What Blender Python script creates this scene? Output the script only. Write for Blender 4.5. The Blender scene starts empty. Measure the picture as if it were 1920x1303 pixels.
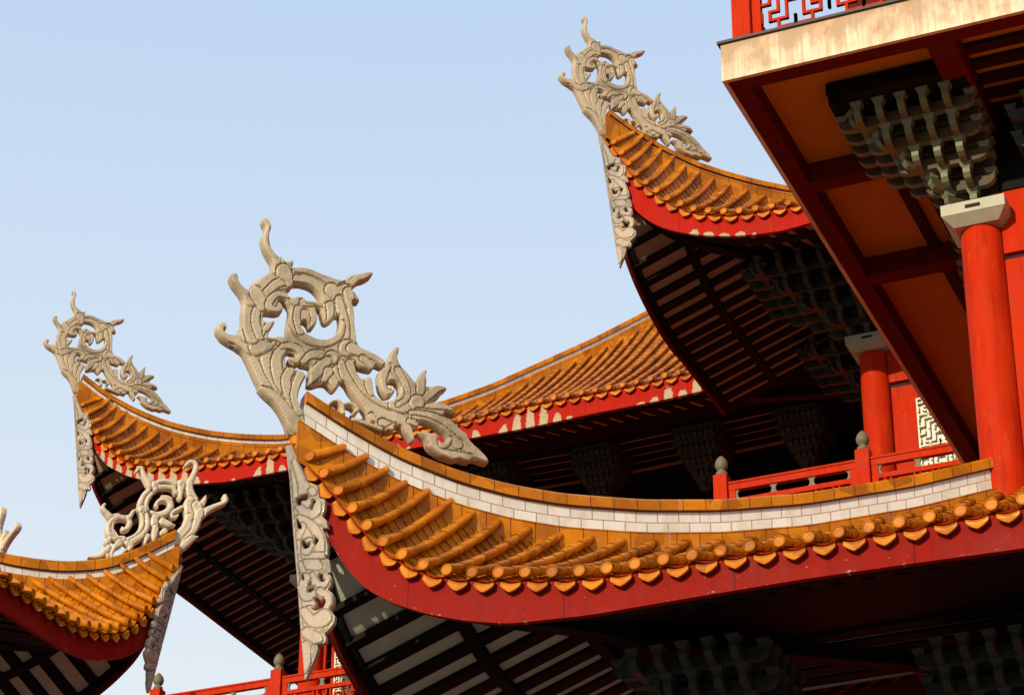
import bpy, math, random
import numpy as np
from mathutils import Matrix, Vector
random.seed(7); rng = np.random.default_rng(7)
scene = bpy.context.scene
C = scene.collection

# ------------------------------------------------------------------ camera
FPX, PITCH, ROLL, YAW = 4800.0, math.radians(28.9), math.radians(.52), math.radians(-23.7)
CAM = np.array([0., 0., 1.6])
_F = np.array([math.sin(YAW)*math.cos(PITCH), math.cos(YAW)*math.cos(PITCH), math.sin(PITCH)])
_r = np.array([math.cos(YAW), -math.sin(YAW), 0.]); _u = np.cross(_r, _F)
_R = _r*math.cos(ROLL)+_u*math.sin(ROLL); _U = np.cross(_R, _F)
cd = bpy.data.cameras.new('camera'); cam = bpy.data.objects.new('camera', cd); C.objects.link(cam)
cd.sensor_width = 36; cd.sensor_fit = 'HORIZONTAL'; cd.lens = FPX/1920*36
cd.clip_start = .1; cd.clip_end = 20000
cam.matrix_world = Matrix(((_R[0], _U[0], -_F[0], CAM[0]), (_R[1], _U[1], -_F[1], CAM[1]), (_R[2], _U[2], -_F[2], CAM[2]), (0, 0, 0, 1)))
scene.camera = cam

# ------------------------------------------------------------------ sky, sun, exposure
SUN_EL, SUN_AZ = math.radians(17.5), math.radians(190)      # azimuth clockwise from +Y (north): just west of south
w = bpy.data.worlds.new('World'); scene.world = w; w.use_nodes = True
nt = w.node_tree; bg = nt.nodes['Background']
sky = nt.nodes.new('ShaderNodeTexSky'); sky.sky_type = 'NISHITA'; sky.sun_disc = False
sky.sun_elevation = SUN_EL; sky.sun_rotation = SUN_AZ; sky.altitude = 0; sky.air_density = 1.0; sky.dust_density = 3.0; sky.ozone_density = 2.0
hz = nt.nodes.new('ShaderNodeMix'); hz.data_type = 'RGBA'; hz.blend_type = 'MIX'; hz.inputs[0].default_value = .55   # thick evening haze veils the blue
hz.inputs[7].default_value = (5.1, 5.6, 6.0, 1)
tcw = nt.nodes.new('ShaderNodeTexCoord'); spw = nt.nodes.new('ShaderNodeSeparateXYZ'); mrw = nt.nodes.new('ShaderNodeMapRange')
nt.links.new(tcw.outputs['Generated'], spw.inputs[0]); nt.links.new(spw.outputs[2], mrw.inputs[0])
for i_, v_ in enumerate((.36, .60, .96, .76)): mrw.inputs[i_+1].default_value = v_            # haze thins with height above the horizon
nt.links.new(mrw.outputs[0], hz.inputs[0])
hc = nt.nodes.new('ShaderNodeMix'); hc.data_type = 'RGBA'; mr2 = nt.nodes.new('ShaderNodeMapRange'); nt.links.new(spw.outputs[2], mr2.inputs[0])
for i_, v_ in enumerate((.36, .60, 0., 1.)): mr2.inputs[i_+1].default_value = v_
nt.links.new(mr2.outputs[0], hc.inputs[0]); hc.inputs[6].default_value = (5.25, 5.75, 6.15, 1); hc.inputs[7].default_value = (4.3, 5.45, 7.0, 1); nt.links.new(hc.outputs[2], hz.inputs[7])
nt.links.new(sky.outputs[0], hz.inputs[6]); nt.links.new(hz.outputs[2], bg.inputs[0]); bg.inputs[1].default_value = .15
sl = bpy.data.lights.new('sun', 'SUN'); sl.energy = 4.0; sl.angle = math.radians(.5); sl.color = (1, .84, .60)
so = bpy.data.objects.new('sun', sl); C.objects.link(so)
sd = Vector((math.sin(SUN_AZ)*math.cos(SUN_EL), math.cos(SUN_AZ)*math.cos(SUN_EL), math.sin(SUN_EL)))
so.rotation_euler = sd.to_track_quat('Z', 'Y').to_euler(); so.location = (0, -30, 60)
scene.view_settings.view_transform = 'Standard'; scene.view_settings.look = 'None'
scene.view_settings.exposure = 0.0; scene.view_settings.gamma = 1; scene.view_settings.use_curve_mapping = False

# ------------------------------------------------------------------ measuring helpers: photo point -> real vertical plane
def ray(x, y): return _F+_R*(x-960)/FPX-_U*(y-651.5)/FPX
def dep(x, y, d): return CAM+ray(x, y)*d
def ony(x, y, Y): d = ray(x, y); return CAM+d*(Y-CAM[1])/d[1]
def onx(x, y, X): d = ray(x, y); return CAM+d*(X-CAM[0])/d[0]
def ondiag(x, y, P, s=1):
    d = ray(x, y); n = np.array([1, -s, 0.]); return CAM+d*(n@(np.array(P)-CAM))/(n@d)

# ------------------------------------------------------------------ object helpers
def tag(o, label=None, cat=None, group=None, kind=None):
    if label: o['label'] = label
    if cat: o['category'] = cat
    if group: o['group'] = group
    if kind: o['kind'] = kind
    return o
def empty(name, loc):
    o = bpy.data.objects.new(name, None); C.objects.link(o); o.location = loc; o.empty_display_size = .5; return o
class MB:
    def __init__(s): s.v = []; s.f = []; s.uv = []; s.n = 0; s.mi = []
    def add(s, V, F, UV=None, m=0):
        V = np.asarray(V, float).reshape(-1, 3); s.v.append(V)
        s.uv.append(np.zeros((len(V), 2)) if UV is None else np.asarray(UV, float).reshape(-1, 2))
        s.f += [tuple(i+s.n for i in f) for f in F]; s.mi += [m]*len(F); s.n += len(V)
    def grid(s, P, UV=None, m=0, flip=False):
        P = np.asarray(P, float); a, b = P.shape[:2]
        F = []
        for i in range(a-1):
            for j in range(b-1):
                q = (i*b+j, i*b+j+1, (i+1)*b+j+1, (i+1)*b+j); F.append(q[::-1] if flip else q)
        s.add(P, F, UV, m)
    def box(s, lo, hi, m=0):
        x0, y0, z0 = lo; x1, y1, z1 = hi
        s.hexa([(x0, y0, z0), (x1, y0, z0), (x1, y1, z0), (x0, y1, z0), (x0, y0, z1), (x1, y0, z1), (x1, y1, z1), (x0, y1, z1)], m)
    def hexa(s, V, m=0):
        V = np.array(V, float); c = V.mean(0)
        uv = np.stack([V[:, 0]-V[:, 1], V[:, 2]], 1)
        s.add(V, [(3, 2, 1, 0), (4, 5, 6, 7), (0, 1, 5, 4), (1, 2, 6, 5), (2, 3, 7, 6), (3, 0, 4, 7)], uv, m)
    def beam(s, A, B, w, h, m=0):        # box from A to B, A and B at the middle of its underside, h upward
        A = np.array(A, float); B = np.array(B, float); d = B-A; d[2] = 0; d =d / np.linalg.norm(d); n = np.array([-d[1], d[0], 0])*w/2; z = np.array([0, 0, h])
        s.hexa([A+n, B+n, B-n, A-n, A+n+z, B+n+z, B-n+z, A-n+z], m)
    def prism(s, pts, org, ax, ay, az, t, m=0, m_side=None):     # 2D outline (convex or not) in ax,ay, thickness t along az, centred
        pts = np.array(pts, float); org = np.array(org, float); ax, ay, az = (np.array(q, float) for q in (ax, ay, az)); n = len(pts)
        P = org+pts[:, :1]*ax+pts[:, 1:]*ay
        V = np.vstack([P-az*t/2, P+az*t/2])
        s.add(V, [tuple(range(n))[::-1], tuple(range(n, 2*n))], None, m if m_side is None else m_side)
        s.add(V, [(i, (i+1) % n, n+(i+1) % n, n+i) for i in range(n)], None, m)
    def cyl(s, x, y, z0, z1, r0, r1=None, seg=32, m=0):
        s.lathe(x, y, [(r0, z0), (r0 if r1 is None else r1, z1)], seg, m)
    def lathe(s, x, y, prof, seg=24, m=0):
        a = np.linspace(0, 2*math.pi, seg+1); P = [[(x+r*math.cos(t), y+r*math.sin(t), z) for t in a] for r, z in prof]
        s.grid(P, m=m)
    def build(s, name, mats, parent=None, smooth=False, angle=None, label=None):
        me = bpy.data.meshes.new(name); V = np.vstack(s.v)
        if not isinstance(mats, (list, tuple)): mats = [mats]
        off = np.zeros(3)
        if parent is not None: off = np.array(world_of(parent))
        me.from_pydata((V-off).tolist(), [], s.f)
        uvl = me.uv_layers.new(name='UVMap'); UV = np.vstack(s.uv)
        li = np.zeros(len(me.loops), int); me.loops.foreach_get('vertex_index', li); uvl.data.foreach_set('uv', UV[li].ravel())
        for q in mats: me.materials.append(q)
        me.polygons.foreach_set('material_index', s.mi)
        me.polygons.foreach_set('use_smooth', [bool(smooth)]*len(me.polygons))
        if smooth and angle: me.set_sharp_from_angle(angle=math.radians(angle))
        me.update()
        o = bpy.data.objects.new(name, me); C.objects.link(o)
        if parent is not None: o.parent = parent
        if label: o['label'] = label
        return o
def world_of(o):
    v = Vector((0, 0, 0))
    while o is not None: v = v+o.location; o = o.parent
    return v

# ------------------------------------------------------------------ materials
class N:
    def __init__(s, name):
        s.m = bpy.data.materials.new(name); s.m.use_nodes = True; s.t = s.m.node_tree; s.b = s.t.nodes['Principled BSDF']
    def new(s, kind, **kw):
        n = s.t.nodes.new(kind)
        for k, v in kw.items(): setattr(n, k, v)
        return n
    def link(s, a, b): s.t.links.new(a, b)
    def set(s, n, **kw):
        for k, v in kw.items():
            k = k.replace('_', ' ')
            if hasattr(v, 'is_output') or isinstance(v, bpy.types.NodeSocket): s.link(v, n.inputs[k])
            else: n.inputs[k].default_value = v
    def coord(s, kind='Object'):
        return s.new('ShaderNodeTexCoord').outputs[kind]
    def map(s, v, scale=(1, 1, 1), rot=(0, 0, 0)):
        n = s.new('ShaderNodeMapping'); s.link(v, n.inputs[0]); n.inputs['Scale'].default_value = scale; n.inputs['Rotation'].default_value = rot; return n.outputs[0]
    def noise(s, v, scale=5, detail=4, rough=.6):
        n = s.new('ShaderNodeTexNoise'); s.link(v, n.inputs['Vector']); n.inputs['Scale'].default_value = scale; n.inputs['Detail'].default_value = detail; n.inputs['Roughness'].default_value = rough; return n.outputs['Fac']
    def ramp(s, f, *st):
        n = s.new('ShaderNodeValToRGB'); s.link(f, n.inputs[0]); e = n.color_ramp.elements
        while len(e) < len(st): e.new(.5)
        for i, (p, c) in enumerate(st): e[i].position = p; e[i].color = (*c, 1) if len(c) == 3 else c
        return n.outputs[0]
    def mix(s, f, a, b, mode='MIX'):
        n = s.new('ShaderNodeMix', data_type='RGBA', blend_type=mode)
        for sock, val in ((n.inputs[0], f), (n.inputs[6], a), (n.inputs[7], b)):
            if isinstance(val, bpy.types.NodeSocket): s.link(val, sock)
            elif isinstance(val, (int, float)): sock.default_value = val
            else: sock.default_value = (*val, 1)
        return n.outputs[2]
    def math(s, op, a, b=0., c=0.):
        n = s.new('ShaderNodeMath', operation=op)
        for i, val in enumerate((a, b, c)):
            if isinstance(val, bpy.types.NodeSocket): s.link(val, n.inputs[i])
            else: n.inputs[i].default_value = val
        return n.outputs[0]
    def bump(s, h, dist=.02, strength=.5):
        n = s.new('ShaderNodeBump'); s.link(h, n.inputs['Height']); n.inputs['Distance'].default_value = dist; n.inputs['Strength'].default_value = strength; s.link(n.outputs[0], s.b.inputs['Normal'])
    def col(s, c, rough=.5, coat=0, spec=.5):
        if isinstance(c, bpy.types.NodeSocket): s.link(c, s.b.inputs['Base Color'])
        else: s.b.inputs['Base Color'].default_value = (*c, 1)
        if isinstance(rough, bpy.types.NodeSocket): s.link(rough, s.b.inputs['Roughness'])
        else: s.b.inputs['Roughness'].default_value = rough
        s.b.inputs['Coat Weight'].default_value = coat; s.b.inputs['Coat Roughness'].default_value = .12; s.b.inputs['Specular IOR Level'].default_value = spec
        return s.m
BW = ((0, (0, 0, 0)), (1, (1, 1, 1)))

def mat_glaze(name, base, dark, uvbrick=False):
    n = N(name); v = n.coord()
    f1 = n.noise(v, 2.3, 5); f2 = n.noise(v, 14, 3)
    c = n.mix(n.ramp(f1, (.3, (0, 0, 0)), (.7, (1, 1, 1))), dark, base)
    vo = n.new('ShaderNodeTexVoronoi'); n.link(v, vo.inputs['Vector']); vo.inputs['Scale'].default_value = 3.6
    sv = n.new('ShaderNodeSeparateXYZ'); n.link(vo.outputs['Color'], sv.inputs[0])
    c = n.mix(1., c, n.ramp(sv.outputs[0], (0, (.66, .60, .6)), (.5, (.95, .95, .95)), (1, (1.15, 1.22, 1.1))), 'MULTIPLY')
    c = n.mix(n.math('MULTIPLY', n.ramp(f2, (.52, (0, 0, 0)), (.75, (1, 1, 1))), .35), c, tuple(x*.45 for x in base))
    if uvbrick:
        uv = n.coord('UV'); b = n.new('ShaderNodeTexBrick'); n.link(uv, b.inputs[0]); b.offset = 0; b.inputs['Scale'].default_value = 1; b.inputs['Mortar Size'].default_value = .006; b.inputs['Mortar Smooth'].default_value = .1
        b.inputs['Brick Width'].default_value = .30; b.inputs['Row Height'].default_value = .5; b.inputs['Color1'].default_value = (.82, .82, .82, 1); b.inputs['Color2'].default_value = (1.1, 1.1, 1.1, 1); b.inputs['Mortar'].default_value = (.25, .2, .15, 1); b.inputs['Bias'].default_value = 0
        c = n.mix(1., c, b.outputs[0], 'MULTIPLY')
        st = n.noise(n.map(v, (5, 5, 1.2)), 1.4, 5)
        c = n.mix(n.math('MULTIPLY', n.ramp(st, (.62, (0, 0, 0)), (.72, (1, 1, 1))), .45), c, (.45, .33, .2))
    n.bump(n.noise(v, 22, 3), .004, .5)
    return n.col(c, n.ramp(f2, (.2, (.32, .32, .32)), (.8, (.55, .55, .55))), .03, .14)

def mat_red(name, base, peel=0., drip=.3, sheen=.35):
    n = N(name); v = n.coord(); f = n.noise(v, 1.3, 5)
    c = n.mix(f, tuple(x*.72 for x in base), tuple(min(1, x*1.2) for x in base))
    pt = n.noise(v, .55, 6, .75)
    c = n.mix(n.math('MULTIPLY', n.ramp(pt, (.48, (0, 0, 0)), (.66, (1, 1, 1))), .4), c, (base[0]*.98, base[1]*1.8, base[2]*2))
    st = n.noise(n.map(v, (7, 7, .7)), 1.2, 5)
    c = n.mix(n.math('MULTIPLY', n.ramp(st, (.50, (0, 0, 0)), (.75, (1, 1, 1))), drip), c, tuple(x*.35 for x in base))
    sc = n.noise(n.map(v, (1, 1, .45)), 5.5, 6, .72)
    c = n.mix(n.math('MULTIPLY', n.ramp(sc, (.56, (0, 0, 0)), (.68, (1, 1, 1))), .33), c, (min(1, base[0]*1.15), base[1]*3.2+.006, base[2]*6+.004))
    sp = n.noise(v, 26, 2, .5)
    c = n.mix(n.math('MULTIPLY', n.ramp(sp, (.745, (0, 0, 0)), (.77, (1, 1, 1))), .5), c, (.62, .36, .22))
    if peel:
        uv = n.coord('UV'); sx = n.new('ShaderNodeSeparateXYZ'); n.link(uv, sx.inputs[0])
        u = n.math('MODULO', n.math('ADD', sx.outputs[0], 100*.31), .31)
        du = n.math('DIVIDE', n.math('SUBTRACT', u, .155), .10)
        cell = n.math('FLOOR', n.math('DIVIDE', sx.outputs[0], .31))
        cv = n.new('ShaderNodeCombineXYZ'); n.link(cell, cv.inputs[0])
        wn = n.new('ShaderNodeTexWhiteNoise'); n.link(cv.outputs[0], wn.inputs['Vector'])
        reg = n.noise(n.map(uv, (.45, .01, 1)), 1., 2)
        hgt = n.math('MULTIPLY', n.math('MULTIPLY', n.math('ADD', .35, wn.outputs['Value']), .62*peel), n.math('MAXIMUM', 0., n.math('MULTIPLY', n.math('SUBTRACT', reg, .43 if peel > .9 else (.53 if peel > .42 else 5.)), 6)))
        dv = n.math('DIVIDE', sx.outputs[1], n.math('MAXIMUM', hgt, .01))
        rr = n.math('ADD', n.math('MULTIPLY', du, du), n.math('MULTIPLY', dv, dv))
        rr = n.math('ADD', rr, n.math('MULTIPLY', n.math('SUBTRACT', n.noise(uv, 14, 5, .7), .5), 2.6))
        mk = n.math('MULTIPLY', n.math('LESS_THAN', rr, .95), n.math('GREATER_THAN', hgt, .05))
        low = n.math('ADD', n.math('MULTIPLY', sx.outputs[1], 1.7), n.math('MULTIPLY', n.noise(n.map(uv, (2.4, 7, 1)), 3, 6, .75), 1.0))
        mk2 = n.math('LESS_THAN', low, (.405 if peel == .40 else .29+.09*peel))
        mk = n.math('MAXIMUM', mk, mk2)
        sm = n.math('LESS_THAN', n.math('MODULO', n.math('ADD', sx.outputs[0], 51.3), 1.86), .014)
        c = n.mix(n.math('MULTIPLY', sm, .7), c, (.03, .008, .006))
        c = n.mix(mk, c, n.mix(n.noise(v, 9), (.34, .26, .15), (.52, .42, .28)))
    n.bump(n.noise(v, 9, 4), .006, .35)
    return n.col(c, n.ramp(f, (.3, (.5, .5, .5)), (.7, (.75, .75, .75))), 0, .05*(1+sheen))

def mat_stone(name, a, b, dark, amt=.75):
    n = N(name); v = n.coord(); f = n.noise(v, 2.2, 6, .65)
    c = n.mix(n.ramp(f, (.3, (0, 0, 0)), (.7, (1, 1, 1))), a, b)
    c = n.mix(n.math('MULTIPLY', n.ramp(n.noise(v, 1.1, 5, .7), (.5, (0, 0, 0)), (.68, (1, 1, 1))), amt), c, dark)
    c = n.mix(n.math('MULTIPLY', n.ramp(n.noise(v, 30, 4), (.5, (0, 0, 0)), (.8, (1, 1, 1))), .4), c, tuple(x*.5 for x in a))
    n.bump(n.noise(v, 26, 5, .7), .012, .55)
    return n.col(c, .5, .12)

def mat_plain(name, c, rough=.6, var=.25, scale=6, spec=.3, coat=0):
    n = N(name); v = n.coord(); f = n.noise(v, scale, 5)
    n.bump(n.noise(v, scale*4, 4), .004, .4)
    return n.col(n.mix(f, tuple(x*(1-var) for x in c), tuple(min(1, x*(1+var)) for x in c)), rough, coat, spec)

def mat_brick(name):
    n = N(name); uv = n.coord('UV'); v = n.coord()
    b = n.new('ShaderNodeTexBrick'); n.link(uv, b.inputs[0]); b.offset = .5
    for k, q in (('Scale', 1), ('Mortar Size', .007), ('Mortar Smooth', .1), ('Brick Width', .28), ('Row Height', .14), ('Bias', 0)): b.inputs[k].default_value = q
    b.inputs['Color1'].default_value = (.76, .72, .64, 1); b.inputs['Color2'].default_value = (.64, .60, .53, 1); b.inputs['Mortar'].default_value = (.33, .2, .12, 1)
    c = n.mix(n.math('MULTIPLY', n.ramp(n.noise(n.map(v, (3, 3, 1)), 1.5, 6, .7), (.46, (0, 0, 0)), (.72, (1, 1, 1))), .6), b.outputs[0], (.46, .34, .20))
    n.bump(b.outputs['Fac'], .01, -.6)
    return n.col(c, .3, .3)

def mat_edge(name):                       # cream painted slab edge with rust and red runs
    n = N(name); v = n.coord()
    c = n.mix(n.noise(v, 1.5, 5), (.62, .46, .28), (.86, .72, .50))
    runs = n.noise(n.map(v, (9, 1, .28)), 1.9, 6, .62)
    sx = n.new('ShaderNodeSeparateXYZ'); n.link(n.coord('UV'), sx.inputs[0])
    top = n.math('MULTIPLY', n.math('SUBTRACT', sx.outputs[1], 20.75), .28)
    k = n.ramp(n.math('ADD', runs, top), (.54, (0, 0, 0)), (.68, (1, 1, 1)))
    c = n.mix(n.math('MULTIPLY', k, .55), c, (.60, .25, .11))
    k2 = n.ramp(n.math('ADD', n.noise(n.map(v, (2.2, 1, 1.5)), 2.1, 5), n.math('MULTIPLY', top, 1.4)), (.60, (0, 0, 0)), (.78, (1, 1, 1)))
    c = n.mix(n.math('MULTIPLY', k2, .62), c, (.30, .20, .10))
    n.bump(n.noise(v, 12, 5), .01, .4)
    return n.col(c, .6, 0)

M = {}
M['tile'] = mat_glaze('orange_glaze', (.60, .200, .0015), (.42, .105, .001))
M['cap'] = mat_glaze('orange_glaze_brick', (.56, .185, .0015), (.45, .13, .001), True)
M['brick'] = mat_brick('white_glazed_brick')
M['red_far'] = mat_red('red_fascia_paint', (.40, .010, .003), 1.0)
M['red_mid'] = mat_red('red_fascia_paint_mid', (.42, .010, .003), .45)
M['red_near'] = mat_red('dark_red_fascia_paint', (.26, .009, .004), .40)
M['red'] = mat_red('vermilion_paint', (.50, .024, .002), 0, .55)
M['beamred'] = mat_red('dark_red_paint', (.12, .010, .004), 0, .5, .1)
M['stone'] = mat_stone('carved_stone', (.42, .325, .195), (.62, .50, .33), (.15, .11, .06), .8)
M['stone2'] = mat_stone('carved_stone_pale', (.56, .46, .31), (.72, .61, .44), (.24, .18, .10), .65)
M['board'] = mat_stone('carved_board', (.44, .33, .22), (.34, .29, .22), (.18, .15, .12), .7)
M['panel'] = mat_plain('soffit_board', (.34, .22, .15), .7)
M['panelw'] = mat_plain('weathered_soffit_board', (.46, .45, .35), .7)
M['panellit'] = mat_plain('brightened_inner_soffit', (.75, .66, .48), .7)  # soffit colour lightened to make up for the light that hardly reaches it
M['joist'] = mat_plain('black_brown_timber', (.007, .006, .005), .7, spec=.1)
M['joistred'] = mat_plain('dark_red_joist', (.035, .009, .008), .6, spec=.1)
M['ceil'] = mat_plain('ochre_ceiling', (.52, .20, .018), .7, .15, 2)
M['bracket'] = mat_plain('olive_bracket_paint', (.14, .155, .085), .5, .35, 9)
M['brshade'] = mat_plain('shaded_bracket_side', (.075, .05, .026), .6, .3, 9)  # arm sides coloured dark brown for the shade between the tongues
M['bracketshade'] = mat_plain('shaded_bracket_paint', (.035, .045, .035), .55, .4, 9)  # shaded copy of the bracket paint, eave shade put into the colour
M['capital'] = mat_plain('grey_green_capital', (.34, .33, .24), .4, .2, 5, .5, .2)
M['dark'] = mat_plain('recess_shade', (.02, .018, .015), .8)
M['finial'] = mat_plain('weathered_finial', (.17, .14, .085), .6, .4, 14)
M['lattice'] = mat_plain('cream_lattice', (.80, .76, .58), .5, .08)
M['backing'] = mat_plain('window_backing', (.58, .58, .52), .4, .1)
M['flash'] = mat_plain('metal_flashing', (.06, .035, .03), .4)
M['edge'] = mat_edge('cream_slab_edge')
M['ground'] = mat_plain('grey_paving', (.125, .112, .09), .8, .2, .3)

# ------------------------------------------------------------------ ground
g = MB(); g.grid([[(x, y, 0) for x in (-3000, 3000)] for y in (-3000, 3000)])
tag(g.build('ground', M['ground']), kind='structure')

# ------------------------------------------------------------------ profiles
def smooth_prof(pts, ext, smax, k=7):
    pts = sorted(pts); s = np.array([p[0] for p in pts]); z = np.array([p[1] for p in pts])
    g_ = np.arange(-1.5, smax+2, .06)
    zz = np.interp(g_, s, z)
    m0 = (z[1]-z[0])/(s[1]-s[0]); zz[g_ < s[0]] = z[0]+m0*(g_[g_ < s[0]]-s[0])
    zz[g_ > s[-1]] = z[-1]+ext*(g_[g_ > s[-1]]-s[-1])
    ker = np.hanning(k+2); ker /= ker.sum(); zp = np.pad(zz, k, mode='edge'); zz = np.convolve(zp, ker, 'same')[k:-k]
    return lambda q: np.interp(q, g_, zz)

class Roof: pass
def make_roof(parent, tip, sx, sy, ze, zb, zh, smax, LA, LB, A, bands, rise, mats, purl, name_extra, sag=.25, jend=2.2, fs=2.4, nf=4, extA=None):
    """One upturned corner. Face A: eave runs along X; face B: eave runs along Y. s along eave from tip, a inward."""
    R_ = Roof(); R_.tip = tip
    tx, ty = tip[0], tip[1]
    def P(face, s, a, z):
        s, a, z = np.broadcast_arrays(np.asarray(s, float), np.asarray(a, float), np.asarray(z, float))
        x = tx+sx*(s if face == 'A' else a); y = ty+sy*(a if face == 'A' else s)
        return np.stack([x, y, z], -1)
    R_.P = P
    hb = sum(bands)
    tiles, drips, pan = MB(), MB(), None
    kf0 = lambda q: min(1.0, .26/(q+.08))*max(0, 1-q/3.2)
    def rowz(s, a):
        at = min(max(s, .02), smax); at = min(at*(1+.25*kf0(s)), smax); z0 = ze(s)-.05; z1 = float(zh(at))-hb+.05
        z1 = max(z1, z0-.3); q = np.clip(a/max(at, .3), 0, 1.3); return z0+(z1-z0)*(q*(1-sag)+sag*q*q)
    for face, L in (('A', LA), ('B', LB)):
        # arc-length spaced rows
        fine = np.linspace(0, L, 800); zz = ze(fine); arc = np.concatenate([[0], np.cumsum(np.hypot(np.diff(fine), np.diff(zz)))])
        rows = np.interp(np.arange(.0, arc[-1], .31), arc, fine)
        kf = lambda q: min(1.0, .26/(q+.08))*max(0, 1-q/3.2)
        for i, s in enumerate(rows):
            at = min(s, smax)*(1+.25*kf(s)); ks_ = kf(s)
            n = max(2, int(round(at/.27))+1)
            # cover tile rod: stepped half-round
            e = .012*random.uniform(-1, 1); rr = .059
            dzds = float(ze(s+.05)-ze(s-.05))/.1; nl = math.hypot(1, dzds)
            t = np.array([1, dzds])/nl; nn = np.array([-dzds, 1])/nl     # along eave / up, in the (s,z) plane
            ang = np.linspace(-.25*math.pi, 1.25*math.pi, 11)
            rings = []
            top = max(at, .22)
            aa = []
            ks = np.arange(0, top+.27, .27)
            for k in ks:
                a0 = k-.03; a1 = min(k+.27, top+.05)
                lp = random.uniform(.004, .010); aa += [(a0, rr+lp+(.004 if k == 0 else 0)), (a1, rr-.004)]
                if a1 >= top: break
            for a_, r_ in aa:
                j = e*math.sin(a_*7+i)
                ss = s+ks_*max(a_, 0)+r_*np.cos(ang)*t[0]+r_*np.sin(ang)*nn[0]+nn[0]*.05+j; z_ = rowz(s, a_)+r_*np.cos(ang)*t[1]+r_*np.sin(ang)*nn[1]+.05*nn[1]+.02
                rings.append(P(face, ss, a_, z_))
            tiles.grid(np.array(rings))
            # round end disc with rim
            cen = P(face, s+nn[0]*.05, -.045, rowz(s, -.03)+.05*nn[1]+.02); an = np.linspace(0, 2*math.pi, 17)
            ring = lambda r_, a_: P(face, s+nn[0]*.05+r_*np.cos(an)*t[0]+r_*np.sin(an)*nn[0], a_, rowz(s, -.03)+.02+.05*nn[1]+r_*np.cos(an)*t[1]+r_*np.sin(an)*nn[1])
            cc = np.repeat(ring(.0, -.048)[:1], 17, 0)
            drips.grid(np.array([ring(.064, .0), ring(.066, -.05), ring(.056, -.055), ring(.050, -.046), ring(.02, -.046), ring(.012, -.046), cc]))
            # pan channel between this row and next
            if i+1 < len(rows):
                s2 = rows[i+1]; sm = (s+s2)/2
                st = np.arange(0, max(at, .15), .125)
                cr = np.linspace(0, 1, 5)
                pts = []
                for k, a_ in enumerate(st):
                    for b_, lift in ((a_-.008, .028), (min(a_+.125, at+.02), .0)):
                        ss = s+ks_*max(b_, 0)+(s2-s+(kf(s2)-ks_)*max(b_, 0))*cr
                        z_ = np.array([rowz(s+(s2-s)*q, b_) for q in cr])-.045*np.sin(math.pi*cr)+lift-.012
                        pts.append(P(face, ss, b_, z_))
                if pts: tiles.grid(np.array(pts))
                # drip tile: fan-shaped pendant
                dz2 = float(ze(s2)-ze(s)); wq = np.linspace(.13, .87, 9)
                up = np.array([rowz(s+(s2-s)*q, 0) for q in wq])-.02-.04*np.sin(math.pi*wq)
                lo = -.012-.066*np.clip(np.sin(math.pi*wq), 0, 1)**.55-.022*(1-np.abs(wq-.5)*2)**2
                s_ = s+(s2-s)*wq; tt = np.array([dz2, -(s2-s)])/math.hypot(dz2, s2-s)
                lowS = s_+tt[0]*(-lo); lowZ = up+tt[1]*(-lo)
                mid = lambda f_, a_: P(face, s_+(lowS-s_)*f_, a_, up+(lowZ-up)*f_)
                drips.grid(np.array([mid(0, .1), mid(0, -.035), mid(.12, -.05), mid(.3, -.042), mid(.85, -.046), mid(1., -.056), mid(1.04, -.04), mid(1., -.02), mid(.1, -.01)]))
    roof = tiles.build('roof', M['tile'], parent, True, 40, name_extra+' roof of glazed orange tile rows')
    R_.roof = roof
    drips.build('eave_tiles', M['tile'], roof, True, 40)
    # ---- hip ridge: cap, brick band, base
    d = np.array([sx, sy, 0])/math.sqrt(2); nrm = np.array([sx, -sy, 0])/math.sqrt(2)
    hs = np.linspace(mats.get('hip0', .0), smax, 70)
    def band(off0, off1, hw, nm, mt, roll=False, s0=0.):
        mb = MB(); q = np.concatenate([[hs[0]+s0], hs[hs > hs[0]+s0]]); zt = zh(q); arc = np.concatenate([[0], np.cumsum(np.hypot(np.diff(q)*math.sqrt(2), np.diff(zt)))])
        cs = [(-hw, off1), (-hw, off0), (hw, off0), (hw, off1), (-hw, off1)]
        if roll: cs = [(-hw, off1), (-hw, off0+.035), (-hw+.04, off0), (hw-.04, off0), (hw, off0+.035), (hw, off1), (-hw, off1)]
        G, U = [], []
        for k in range(len(q)):
            base = np.array([tx+sx*q[k], ty+sy*q[k], zt[k]])
            G.append([base+nrm*c[0]-np.array([0, 0, c[1]]) for c in cs]); U.append([(arc[k], off1-c[1]) for c in cs])
        mb.grid(G, np.array(U))
        for k, rev in ((0, False), (len(q)-1, True)):
            V = np.array(G[k][:-1]); F = [tuple(range(len(V)))]; mb.add(V, [F[0][::-1]] if rev else F, [(arc[k]+c[0], off1-c[1]) for c in cs[:-1]])
        return mb.build(nm, mt, roof)
    b0, b1, b2 = bands
    band(0, b0, .15, 'ridge_cap', M['cap'], True, .06)
    band(b0, b0+b1, .10, 'brick_band', M['brick'], s0=.06)
    band(b0+b1, b0+b1+b2+.35, .15, 'ridge_base', M['cap'])
    # ---- fascia boards
    for face, L in (('A', LA), ('B', LB)):
        mb = MB(); q = np.linspace(0.02, L, 160); zt = ze(q)-.045; zl = zb(q); zt = np.maximum(zt, zl+.03)
        arc = np.concatenate([[0], np.cumsum(np.hypot(np.diff(q), np.diff(zl)))])
        fr = [P(face, q, .03, zt), P(face, q, .03, zl+.03), P(face, q, .015, zl+.03), P(face, q, .015, zl), P(face, q, .085, zl), P(face, q, .085, zt)]
        V = [(zt-zl), np.full_like(q, .03), np.full_like(q, .03), 0*q, 0*q, (zt-zl)]
        mb.grid(np.array(fr), np.stack([np.stack([arc, v_], -1) for v_ in V]))
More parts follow.
